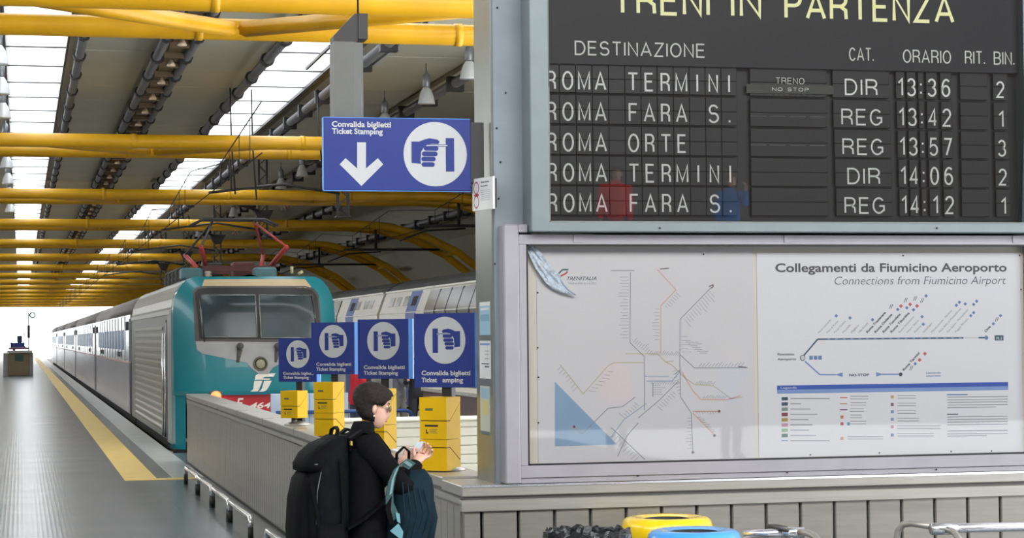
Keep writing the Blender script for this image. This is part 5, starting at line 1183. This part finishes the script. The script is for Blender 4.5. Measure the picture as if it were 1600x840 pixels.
part('body', MB().prism([(k0 + 0.38, 1.52), (k0 + 0.36, 1.76), (k1 - 0.42, 1.76), (k1 - 0.44, 1.6), (k1 - 0.38, 1.52)], lambda u, v, d: (u, d, v), 113.7, 114.9), mat('cart_blue', srgb(44, 58, 128), 0.5), cart)
part('seat', MB().cbox((k0 + 0.72, 114.2, 1.76), (k0 + 0.98, 114.4, 2.14), 0.04), mat('cart_dark', srgb(50, 54, 84), 0.6), cart)
part('handle', MB().tube([(k0 + 0.42, 114.3, 1.76), (k0 + 0.42, 114.3, 2.25)], 0.02, 6), mat('cart_dark', (1, 1, 1)), cart); part('handle', MB().tube([(k1 - 0.5, 114.3, 1.76), (k1 - 0.48, 114.3, 2.28)], 0.025, 6), mat('cart_blue', (1, 1, 1)), cart)
part('wheel', MB().tube([(k0 + 0.5, 113.6, 1.40), (k0 + 0.62, 113.6, 1.40)], 0.06, 10), black, cart)
sgm = aty(45, 560, 160); sgn = thing('signal_mast', 'thin signal mast with a round green light at the platform end', 'signal', (sgm[0], 160, 0))
part('mast', MB().tube([(sgm[0], 160, 0), (sgm[0], 160, aty(45, 488, 160)[2])], 0.045, 8), dark, sgn)
for py in (512, 522): z = aty(45, py, 160)[2]; part('lamp_box', MB().cbox((sgm[0] - 0.1, 159.9, z - 0.28), (sgm[0] + 0.1, 160.1, z + 0.2), 0.02), black, sgn)
z = aty(50, 492, 160)[2]; q = MB(); q.loft([[(sgm[0] + 0.28 + r * math.cos(i * math.pi / 10), 159.95 + yq, z + r * math.sin(i * math.pi / 10)) for i in range(20)] for r, yq in ((0.24, 0.1), (0.24, 0), (0.14, 0))], caps=False); part('round_lamp', q, mat('signal_green', srgb(60, 130, 100), 0.5), sgn)

# ================================================================== PEOPLE
def skin_body(J, Ed, Rd, root):
    """one continuous body surface grown over joints J (name -> xyz), bones Ed and radii Rd"""
    names = list(J); me = bpy.data.meshes.new('body'); me.from_pydata([J[n] for n in names], [(names.index(a), names.index(b_)) for a, b_ in Ed], [])
    o = bpy.data.objects.new('body', me); COL.objects.link(o)
    o.modifiers.new('skin', 'SKIN'); sd = me.skin_vertices[0].data
    for i, n in enumerate(names): sd[i].radius = (Rd[n], Rd[n]); sd[i].use_root = (n == root)
    sb = o.modifiers.new('sub', 'SUBSURF'); sb.levels = 1; sb.render_levels = 1
    dg = bpy.context.evaluated_depsgraph_get(); ev = o.evaluated_get(dg)
    m2 = bpy.data.meshes.new_from_object(ev); bpy.data.objects.remove(o); bpy.data.meshes.remove(me)
    for p in m2.polygons: p.use_smooth = True
    return m2
def add_hand(J, Ed, Rd, side, W_, palm_dir, palm_n, curl, s=1.0):
    """five-finger hand: W_ wrist name, palm_dir along the hand, palm_n towards the thumb side"""
    w = Vector(J[W_]); d = Vector(palm_dir).normalized(); t = Vector(palm_n).normalized(); dn = d.cross(t).normalized()
    pc = w + d * 0.045 * s; J[side + 'palm'] = tuple(pc); Rd[side + 'palm'] = 0.026 * s; Ed.append((W_, side + 'palm'))
    for i, (off, ln) in enumerate(((0.030, 0.072), (0.010, 0.080), (-0.010, 0.075), (-0.029, 0.060))):
        p = pc + d * 0.035 * s + t * off * s; prev = side + 'palm'
        a = 0.0; cur = p
        for j in range(4):
            nm = '%sf%d%d' % (side, i, j); J[nm] = tuple(cur); Rd[nm] = (0.0095 - 0.0009 * j) * s; Ed.append((prev, nm)); prev = nm
            a += curl; v = d * math.cos(a) + dn * math.sin(a); cur = cur + v * ln / 3 * s
    p = pc - d * 0.012 * s + t * 0.030 * s; prev = side + 'palm'; v = (t * 0.75 + d * 0.65).normalized(); cur = p
    for j in range(3):
        nm = '%st%d' % (side, j); J[nm] = tuple(cur); Rd[nm] = (0.0115 - 0.001 * j) * s; Ed.append((prev, nm)); prev = nm
        cur = cur + v * 0.028 * s; v = (v + d * 0.4 + dn * 0.25).normalized()
HL = [(0.0, .050, .012, .026), (.012, .066, -.012, .038), (.03, .076, -.035, .050), (.05, .080, -.052, .057), (.068, .080, -.064, .062), (.09, .078, -.078, .066), (.112, .074, -.090, .069),
      (.128, .073, -.096, .071), (.145, .081, -.099, .072), (.165, .080, -.100, .072), (.188, .070, -.096, .068), (.208, .052, -.084, .057), (.224, .026, -.062, .040), (.232, .0, -.04, .018)]
def head_pt(z, fr, bk, w, q, infl=0.0, face=True):
    cx_ = (fr + bk) / 2; rx = (fr - bk) / 2 + infl; ry = w + infl
    c, s_ = math.cos(q), math.sin(q); x = cx_ + rx * math.copysign(abs(c) ** 0.85, c); y = ry * math.copysign(abs(s_) ** 0.9, s_)
    if face:
        a = math.atan2(math.sin(q), math.cos(q)); g = math.exp(-(a / 0.20) ** 2)
        nose = {.068: .016, .09: .024, .112: .015, .128: .006}.get(z, 0); x += g * nose
        if z in (.03, .05): x += g * (0.004 if z == .05 else -0.002)
        e = math.exp(-((abs(a) - 0.5) / 0.17) ** 2)
        if z in (.112, .128): x -= e * 0.008
    return (x, y, z)
def head_rings(infl=0.0): return [[head_pt(z, f, b_, w, 2 * math.pi * i / 32, infl) for i in range(32)] for z, f, b_, w in HL]
SKIN = mat('skin', srgb(214, 168, 148), 0.5, 0, 0.04, 20); 
def person(label, loc, rot, J, look, cols, scale=1.0, hair_col=(42, 36, 34), glasses=False, earring=False, bald=False, coat=None, group=None, curl=(0.35, 0.35), hands=None, seed=1):
    """J joint positions in the person's own frame, +x is forward. look = (turn, tilt) of the head. cols: coat, trousers, shoes"""
    t = thing('person', label, 'person', loc, group); t.rotation_euler = (0, 0, rot); t.scale = (scale,) * 3
    Jb = dict(J); Ed = [('pelvis', 'spine'), ('spine', 'chest'), ('chest', 'neck'), ('neck', 'skull')]
    R0 = dict(pelvis=.11, spine=.105, chest=.115, neck=.052, skull=.05, shl=.055, shr=.055, ell=.038, elr=.038, wrl=.024, wrr=.024, hipl=.085, hipr=.085, knl=.055, knr=.055, anl=.036, anr=.036, tol=.03, tor=.03)
    for a, b_ in (('chest', 'shl'), ('chest', 'shr'), ('shl', 'ell'), ('shr', 'elr'), ('ell', 'wrl'), ('elr', 'wrr'), ('pelvis', 'hipl'), ('pelvis', 'hipr'), ('hipl', 'knl'), ('hipr', 'knr'), ('knl', 'anl'), ('knr', 'anr'), ('anl', 'tol'), ('anr', 'tor')): Ed.append((a, b_))
    hands = hands or {}
    for sd_, wn, en in (('l', 'wrl', 'ell'), ('r', 'wrr', 'elr')):
        fa = Vector(J[wn]) - Vector(J[en]); dflt = (fa, Vector((0.8, 0, 0.2)) if abs(fa.normalized().x) < 0.7 else Vector((0, 0, 1)))
        pd, pn = hands.get(sd_, dflt); pd = Vector(pd).normalized(); pn = Vector(pn); pn = (pn - pd * pn.dot(pd)).normalized()
        add_hand(Jb, Ed, R0, sd_, wn, pd, pn, curl[0] if sd_ == 'l' else curl[1])
    me = skin_body(Jb, Ed, R0, 'pelvis')
    # head joins the body surface object
    neck = Vector(J['skull']); HM = Matrix.Translation(neck + Vector((0.012, 0, -0.035))) @ Matrix.Rotation(look[0], 4, 'Z') @ Matrix.Rotation(look[1], 4, 'Y')
    tr = lambda p: tuple(HM @ Vector(p))
    q = MB(); q.v = [tuple(v.co) for v in me.vertices]; q.f = [tuple(p.vertices) for p in me.polygons]; q.m = [0] * len(q.f); q.sm = [True] * len(q.f)
    q.loft([[tr(p) for p in r] for r in head_rings()], smooth=True)
    for s_ in (-1, 1):
        q.loft([[tr((-0.012 + (0.018 - 0.006 * k) * math.cos(a) - 0.002 * k, s_ * (0.068 + 0.008 * k), 0.098 + (0.032 - 0.006 * k) * math.sin(a))) for a in [i * math.pi / 6 for i in range(12)]] for k in range(3)], smooth=True)
    b0 = part('body', q, SKIN, t, False)
    lipm = mat('lips', srgb(168, 104, 98), 0.5); eyem = mat('eye_white', srgb(225, 222, 218), 0.3); irm = mat('iris', srgb(50, 40, 34), 0.3)
    q = MB(); q.tube([tr((0.078, -0.02, 0.046)), tr((0.086, 0, 0.047)), tr((0.078, 0.02, 0.046))], [0.003, 0.005, 0.003], 6); part('mouth', q, lipm, t, False)
    for s_ in (-1, 1):
        ex, ey = 0.064, s_ * 0.030; q = MB(); q.lathe([(0.001, -0.010), (0.009, -0.005), (0.011, 0), (0.009, 0.005), (0.001, 0.010)], (0, 0, 0), 10); q.v = [tr((ex + v[0], ey + v[1], 0.120 + v[2])) for v in q.v]; e = part('eye', q, eyem, t, False)
        q = MB(); q.tube([tr((ex + 0.0095, ey, 0.120)), tr((ex + 0.0125, ey, 0.120))], 0.005, 8); part('iris', q, irm, e, False)
        q = MB(); q.tube([tr((0.070, ey - s_ * 0.014, 0.140)), tr((0.076, ey, 0.144)), tr((0.066, ey + s_ * 0.018, 0.140))], 0.003, 5); part('eyebrow', q, mat('brow%d' % hair_col[0], srgb(*hair_col), 0.7), t, False)
    # hair
    hr = random.Random(seed); rings = []
    HH = HL if not bald else HL
    for z, f, b_, w in [(-.005 + .0, .02, -.02, .03)] * 0 + list(HH[2:]) + [(.238, -.01, -.03, .008)]:
        ring = []
        for i in range(32):
            q_ = 2 * math.pi * i / 32; a = abs(math.atan2(math.sin(q_), math.cos(q_)))
            lim = 1.62 if z < .075 else (1.72 if z < .118 else (1.15 if z < .150 else (0.75 if z < .17 else -1)))
            if bald: lim = 1.9 if z < .17 else 9
            infl = (0.020 + hr.uniform(-.003, .004) + 0.004 * math.sin(3 * q_ + 40 * z)) if a > lim else -0.012
            if z < .05 and infl > 0: infl = 0.006
            ring.append(tr(head_pt(z, f, b_, w, q_, infl, False)))
        rings.append(ring)
    q = MB(); q.loft(rings, smooth=True); part('hair', q, mat('hair%d' % hair_col[0], srgb(*hair_col), 0.7, 0, 0.35, 60, 0.6, spec=0.15), t, False)
    if glasses:
        gm = mat('gold_wire', srgb(190, 160, 96), 0.2, 0.9)
        for s_ in (-1, 1):
            q = MB(); q.tube([tr((0.088 - abs(math.cos(a)) * 0.002 - 0.010 * max(0, math.cos(a)), s_ * (0.032 + 0.024 * math.cos(a)), 0.116 + 0.018 * math.sin(a))) for a in [i * math.pi / 8 for i in range(17)]], 0.0018, 5); q.tube([tr((0.078, s_ * 0.056, 0.118)), tr((0.03, s_ * 0.074, 0.120)), tr((-0.015, s_ * 0.076, 0.116))], 0.0018, 5); g2 = part('spectacles', q, gm, t, False)
            q = MB(); q.loft([[tr((0.088 - d_, s_ * (0.032 + 0.022 * math.cos(a)), 0.116 + 0.016 * math.sin(a))) for a in [i * math.pi / 8 for i in range(16)]] for d_ in (0, 0.001)]); part('lens', q, mat('lens_bright', srgb(228, 226, 200), 0.05, 0.5), g2, False)
    if earring:
        for s_ in (-1, 1): q = MB(); q.lathe([(0.001, -.006), (.006, 0), (.001, .006)], (0, 0, 0), 10); q.v = [tr((v[0] - 0.008, v[1] + s_ * 0.082, v[2] + 0.060)) for v in q.v]; part('earring', q, mat('pearl', srgb(240, 226, 180), 0.2), t, False)
    # coat : torso rings and sleeves
    cm, tm, shm = cols
    tz = coat or [(.80, 0, .135, .185), (.92, 0, .135, .19), (1.02, 0, .125, .175), (1.14, -.005, .125, .18), (1.26, -.01, .125, .19), (1.33, -.012, .11, .175), (1.375, -.005, .085, .12), (1.405, .005, .066, .072), (1.43, .014, .060, .062), (1.45, .02, .056, .056)]
    q = MB(); rg = []
    for z, cx_, rx, ry in tz: rg.append([(cx_ + rx * math.cos(a) * (1 + 0.02 * math.sin(5 * a + 9 * z)), ry * math.sin(a), z) for a in [2 * math.pi * i / 28 for i in range(28)]])
    q.loft(rg, smooth=True)
    for sh, el, wr in (('shl', 'ell', 'wrl'), ('shr', 'elr', 'wrr')):
        A_, B_, C_ = Vector(J[sh]), Vector(J[el]), Vector(J[wr]); A0 = A_ + (Vector((A_.x, 0, A_.z - 0.02)) - A_) * 0.35
        P1, P2 = A_.lerp(B_, .76), B_.lerp(C_, .26); bz = [P1 * (1 - t_) ** 2 + B_ * 2 * t_ * (1 - t_) + P2 * t_ * t_ for t_ in (0, .2, .4, .6, .8, 1)]
        pts = [A0, A_, A_.lerp(B_, .3), A_.lerp(B_, .55)] + bz + [B_.lerp(C_, .5), B_.lerp(C_, .75), B_.lerp(C_, .93), B_.lerp(C_, .95)]
        q.tube(pts, [.07, .072, .064, .058, .056, .055, .054, .054, .053, .052, .049, .045, .042, .034], 14)
    part('coat', q, cm, t, False)
    q = MB()
    for hp, kn, an in (('hipl', 'knl', 'anl'), ('hipr', 'knr', 'anr')):
        A_, B_, C_ = Vector(J[hp]), Vector(J[kn]), Vector(J[an]); q.tube([A_ + Vector((0, 0, .06)), A_, A_.lerp(B_, .5), B_, B_.lerp(C_, .5), C_ + Vector((0, 0, .03)), C_ + Vector((0, 0, -0.01))], [.10, .105, .092, .075, .068, .064, .06], 14)
    part('trousers', q, tm, t, False)
    for an, to in (('anl', 'tol'), ('anr', 'tor')):
        a, b_ = Vector(J[an]), Vector(J[to]); d = (b_ - a); d.z = 0; d.normalize(); n = Vector((-d.y, d.x, 0)); h = Vector((a.x, a.y, 0)) - d * 0.06
        q = MB(); q.loft([[tuple(h + d * (0.13 + 0.135 * k * math.cos(c)) + n * 0.045 * k * math.sin(c) + Vector((0, 0, z))) for c in [i * math.pi / 8 for i in range(16)]] for z, k in ((0.0, 1), (0.02, 1.02), (0.045, .95), (0.07, .6), (0.085, .25))], smooth=True); part('shoe', q, shm, t, False)
    return t
def stand(sway=0.0, armr=None, arml=None, stride=0.0):
    J = dict(pelvis=(0, 0, .93), spine=(-.005, 0, 1.08), chest=(-.01, 0, 1.25), neck=(0, 0, 1.39), skull=(.02, 0, 1.47), shl=(-.01, .165, 1.33), shr=(-.01, -.165, 1.33),
             ell=(-.02, .22, 1.05), elr=(-.02, -.22, 1.05), wrl=(.06, .22, .83), wrr=(.06, -.22, .83), hipl=(0, .09, .88), hipr=(0, -.09, .88), knl=(.02 + stride, .10, .48), knr=(.02 - stride, -.10, .48),
             anl=(0 + stride, .10, .085), anr=(0 - stride, -.10, .085), tol=(.13 + stride, .12, .03), tor=(.13 - stride, -.12, .03))
    if armr: J['elr'], J['wrr'] = armr
    if arml: J['ell'], J['wrl'] = arml
    return J
blk_cloth = mat('black_cloth', (0.005, 0.005, 0.006), 0.9, 0, 0.3, 40, 0.2, spec=0.12); charcoal = mat('charcoal_cloth', srgb(52, 52, 58), 0.8, 0, 0.2, 40); shoe_m = mat('shoe_black', (0.015, 0.014, 0.014), 0.4)
Jw = stand(armr=((.175, -.22, 1.085), (.275, -.09, 1.225)), arml=((.13, .22, 1.08), (.235, .02, 1.225)))
Jw['skull'] = (.035, 0, 1.455); Jw['neck'] = (.005, 0, 1.375)
WOM = (1.765, 11.0, 0.0); WR = math.radians(10)
woman = person('woman with short dark hair, glasses and black coat holding a ticket beside the stampers', WOM, WR, Jw, (math.radians(-4), math.radians(13)), (blk_cloth, blk_cloth, shoe_m), 1.0,
       glasses=True, earring=True, curl=(0.62, 0.62), hands={'r': ((.75, .25, .55), (-.2, .5, .6)), 'l': ((.75, -.25, .35), (0, 0, 1))}, seed=4,
       coat=[(.72, .01, .125, .185), (.85, .01, .13, .19), (.95, .005, .125, .18), (1.08, .0, .115, .17), (1.2, .0, .115, .18), (1.29, -.005, .112, .185), (1.345, -.005, .095, .165), (1.375, .0, .078, .115), (1.40, .008, .066, .07), (1.432, .016, .060, .062), (1.45, .02, .056, .056)])
def own(name, label, cat, base=(0, 0, 0)):
    """a thing carried by the woman, built in her own frame"""
    o = thing(name, label, cat, WOM); o.rotation_euler = (0, 0, WR); return o
def rloft(m, levels, n=28, p=3.2, jit=0.0, seed=1):
    """stack of rounded rectangles: (z, x0, x1, y0, y1)"""
    rr = random.Random(seed); rg = []
    for z, x0, x1, y0, y1 in levels:
        ring = []
        for i in range(n):
            a = 2 * math.pi * i / n; c, s_ = math.cos(a), math.sin(a)
            ring.append(((x0 + x1) / 2 + (x1 - x0) / 2 * math.copysign(abs(c) ** (2 / p), c) + rr.uniform(-jit, jit), (y0 + y1) / 2 + (y1 - y0) / 2 * math.copysign(abs(s_) ** (2 / p), s_) + rr.uniform(-jit, jit), z + rr.uniform(-jit, jit)))
        rg.append(ring)
    m.loft(rg, smooth=True); return m
def strap(m, pts, wv, th=0.008):
    """flat webbing along pts, wv half-width vector"""
    wv = Vector(wv); rg = []
    P_ = [Vector(p) for p in pts]
    for k, p in enumerate(P_):
        t_ = (P_[min(k + 1, len(P_) - 1)] - P_[max(k - 1, 0)]).normalized(); n = t_.cross(wv).normalized() * th / 2
        rg.append([tuple(p + wv + n), tuple(p + wv - n), tuple(p - wv - n), tuple(p - wv + n)])
    m.loft(rg); return m
nyl = mat('pack_nylon', srgb(16, 17, 20), 0.8, 0, 0.3, 25, 0.5, spec=0.08); nyl2 = mat('pack_nylon_dark', srgb(9, 9, 11), 0.75, 0, 0.2, 25, 0.3, spec=0.1)
bp_ = own('backpack', 'large black backpack worn on the back of the woman', 'backpack')
part('main_bag', rloft(MB(), [(.60, -.34, -.14, -.12, .12), (.63, -.38, -.12, -.15, .15), (.75, -.41, -.11, -.17, .17), (.95, -.425, -.10, -.18, .18), (1.12, -.42, -.10, -.18, .18), (1.22, -.385, -.10, -.175, .175), (1.29, -.34, -.10, -.165, .165), (1.345, -.27, -.10, -.14, .14), (1.38, -.20, -.10, -.10, .10)], jit=0.003, seed=2), nyl, bp_, False)
part('front_pocket', rloft(MB(), [(.66, -.45, -.36, -.11, .11), (.72, -.465, -.36, -.13, .13), (.9, -.475, -.36, -.14, .14), (1.05, -.465, -.36, -.13, .13), (1.16, -.435, -.36, -.12, .12), (1.20, -.40, -.35, -.09, .09)], jit=0.003, seed=3), nyl2, bp_, False)
part('side_pocket', rloft(MB(), [(.66, -.34, -.20, -.21, -.15), (.72, -.37, -.17, -.225, -.15), (.86, -.37, -.17, -.222, -.15), (.93, -.35, -.19, -.2, -.15)], jit=0.002, seed=5), nyl2, bp_, False)
part('lid', rloft(MB(), [(1.20, -.42, -.20, -.165, .165), (1.235, -.425, -.16, -.17, .17), (1.29, -.385, -.14, -.165, .165), (1.335, -.32, -.14, -.14, .14), (1.36, -.25, -.16, -.10, .10)], jit=0.003, seed=6), nyl2, bp_, False)
q = MB(); strap(q, [(-.405, -.183, 1.18), (-.36, -.186, .98), (-.33, -.183, .8)], (0.012, 0, 0)); strap(q, [(-.20, -.184, 1.26), (-.18, -.186, 1.0), (-.2, -.183, .74)], (0.010, 0, 0)); part('side_webbing', q, nyl2, bp_, False)
q = MB(); strap(q, [(-.14, s_ * 0.0 - .03, 1.375) if False else (-.17, -.05, 1.375), (-.16, -.05, 1.41), (-.15, 0, 1.425), (-.16, .05, 1.41), (-.17, .05, 1.375)], (0.013, 0, 0)); part('grab_handle', q, nyl2, bp_, False)
for s_ in (-1, 1):
    q = MB(); strap(q, [(-.10, s_ * .10, 1.30), (-.10, s_ * .115, 1.365), (-.04, s_ * .125, 1.405), (.04, s_ * .125, 1.385), (.105, s_ * .13, 1.30), (.125, s_ * .15, 1.18), (.08, s_ * .19, 1.05), (-.06, s_ * .2, .95), (-.14, s_ * .17, .9)], (0, 0.026, 0), 0.014); part('shoulder_strap', q, nyl2, bp_, False)
q = MB(); q.cbox((-.115, -.155, 1.33), (-.10, -.135, 1.355), 0.002); part('brass_buckle', q, mat('brass', srgb(200, 180, 90), 0.25, 0.8), bp_, False)
q = MB(); q.tube([(-.35, -.172, 1.24), (-.40, -.12, 1.235), (-.42, 0, 1.232), (-.40, .12, 1.235)], 0.004, 6); q.tube([(-.365, -.181, .93), (-.36, -.183, 1.1), (-.33, -.178, 1.2)], 0.004, 6); part('zipper', q, mat('zip_grey', srgb(84, 86, 90), 0.4, 0.3), bp_, False)
for c_ in bp_.children:
    if c_.name.split('.')[0] != 'shoulder_strap': c_.scale = (0.79, 1, 1); c_.location = (-0.02, 0, 0)
tealb = mat('bag_teal', srgb(17, 36, 45), 0.75, 0, 0.25, 20, 0.5, spec=0.12); teals = mat('strap_teal', srgb(50, 80, 82), 0.7, 0, 0.1, 60)
fb = own('daypack', 'dark teal daypack hanging from the forearm of the woman', 'bag')
part('main_bag', rloft(MB(), [(.68, .16, .27, -.22, -.06), (.72, .14, .30, -.25, -.04), (.82, .13, .345, -.27, -.02), (.95, .14, .375, -.28, -.02), (1.06, .17, .385, -.27, -.02), (1.13, .21, .375, -.25, -.04), (1.175, .25, .345, -.2, -.07)], jit=0.004, seed=8), tealb, fb, False)
part('front_pocket', rloft(MB(), [(.72, .28, .35, -.2, -.06), (.78, .30, .385, -.22, -.05), (.92, .33, .41, -.22, -.05), (1.0, .34, .40, -.2, -.06)], jit=0.003, seed=9), tealb, fb, False)
q = MB(); strap(q, [(.235, -.27, 1.20), (.19, -.285, 1.225), (.145, -.292, 1.20), (.115, -.295, 1.14), (.10, -.29, 1.06), (.105, -.28, 1.0), (.14, -.27, .93)], (0.020, 0.0, 0.016), 0.012); sp_ = part('shoulder_strap', q, teals, fb, False)
q = MB(); strap(q, [(.228, -.279, 1.203), (.188, -.294, 1.226), (.145, -.301, 1.198), (.117, -.304, 1.14), (.104, -.299, 1.06)], (0.007, 0, 0.006), 0.004); part('webbing', q, mat('webbing_light', srgb(112, 142, 142), 0.6), sp_, False)
q = MB(); strap(q, [(.10, -.285, 1.05), (.095, -.28, .98), (.12, -.27, .9)], (0.014, 0, 0.0), 0.016); part('buckle', q, nyl2, sp_, False)
q = MB(); strap(q, [(.19, -.15, 1.18), (.195, -.15, 1.26), (.235, -.15, 1.295), (.265, -.15, 1.27), (.26, -.15, 1.18)], (0, 0.012, 0), 0.008); part('grab_handle', q, nyl2, fb, False)
q = MB(); q.loft([[(.105, y_, .868), (.15, y_ - .004, .905), (.178, y_, .862), (.172, y_ + .003, .815)] for y_ in (-.288, -.282)]); q.loft([[(.135, y_, .965), (.158, y_, .955), (.162, y_, .905), (.145, y_, .915)] for y_ in (-.288, -.282)]); part('lining_flap', q, mat('lining_aqua', srgb(98, 146, 156), 0.7), fb, False)
q = MB()
for k in range(5): q.tube([(.18 + .03 * k, -.274 - 0.004 * (k == 2), 1.12 - .01 * k), (.19 + .035 * k, -.281, .95), (.16 + .03 * k, -.262, .80)], 0.003, 5)
part('seam_piping', q, mat('piping_teal', srgb(22, 44, 54), 0.7, spec=0.1), fb, False)
fb.location = (WOM[0] - 0.045, WOM[1], 0.02)
tk_ = own('ticket', 'pale blue ticket held in front by the woman', 'ticket')
q = MB(); a = [(.285, .03, 1.235), (.305, -.02, 1.325), (.355, .0, 1.335), (.37, .05, 1.26)]; q.loft([[tuple(Vector(p) + Vector((0, l, 0))) for p in a] for l in (0, 0.002)]); part('sheet', q, mat('ticket_paper', srgb(214, 226, 238), 0.5), tk_, False)
q = MB(); a = [(.268, .06, 1.24), (.27, .02, 1.30), (.33, .03, 1.305), (.35, .08, 1.23)]; q.loft([[tuple(Vector(p) + Vector((0, l, 0))) for p in a] for l in (0, 0.002)]); part('second_sheet', q, mat('ticket_paper_white', srgb(232, 234, 236), 0.5), tk_, False)

# people beyond the track end
suit = mat('suit_dark', srgb(38, 38, 48), 0.7, 0, 0.15, 30); grey_c = mat('grey_coat', srgb(120, 120, 128), 0.8); red_c = mat('red_jacket', srgb(200, 28, 44), 0.7); brown_c = mat('brown_cloth', srgb(84, 62, 56), 0.8); jeans = mat('jeans', srgb(60, 66, 84), 0.8)
m1 = person('balding man in dark suit and white shirt standing beyond the blue signs', (6.98, 36.9, 0), math.radians(245), stand(armr=((.08, -.22, 1.06), (.30, -.12, 1.12))), (math.radians(15), math.radians(6)), (suit, suit, shoe_m), 1.0, hair_col=(96, 84, 76), bald=True, seed=2)
q = MB(); q.loft([[(.118, -.03, 1.20), (.125, .0, 1.16), (.118, .03, 1.20), (.098, .045, 1.40), (.098, -.045, 1.40)], [(.128, -.03, 1.20), (.135, .0, 1.16), (.128, .03, 1.20), (.108, .045, 1.40), (.108, -.045, 1.40)]]); part('shirt_front', q, mat('shirt_white', srgb(226, 226, 230), 0.6), m1, False)
q = MB(); q.cbox((.128, -.012, 1.17), (.138, .012, 1.38), 0.002); part('tie', q, suit, m1, False)
person('person in grey jacket reaching an arm out beside the man in the suit', (6.72, 37.6, 0), math.radians(-20), stand(armr=((.12, -.22, 1.10), (.30, -.16, 1.0)), stride=0.08), (0, 0.1), (grey_c, mat('grey_trousers', srgb(140, 138, 136), 0.8), shoe_m), 0.97, hair_col=(70, 56, 48), seed=3)
person('person in red jacket seen between the blue signs and the woman', (5.66, 35.6, 0), math.radians(200), stand(), (0, 0), (red_c, jeans, shoe_m), 0.92, hair_col=(44, 36, 32), seed=5)
person('person in brown clothes partly hidden behind the second stamper', (6.25, 38.5, 0), math.radians(170), stand(stride=0.1), (0.2, 0), (brown_c, suit, shoe_m), 0.98, hair_col=(40, 34, 30), seed=6)
person('traveller in bright red coat behind the viewer, mirrored in the departures board', (9.0, -7.6, 0), math.radians(100), stand(), (0, 0), (mat('coat_bright_red', srgb(250, 30, 30), 0.6), suit, shoe_m), 1.02, hair_col=(50, 40, 34), seed=7)
person('traveller in blue jacket behind the viewer, mirrored in the departures board', (10.6, -6.8, 0), math.radians(80), stand(armr=((.15, -.2, 1.2), (.2, -.15, 1.42))), (0, 0), (mat('coat_blue', srgb(30, 110, 190), 0.6), suit, shoe_m), 1.0, hair_col=(120, 84, 56), seed=8)
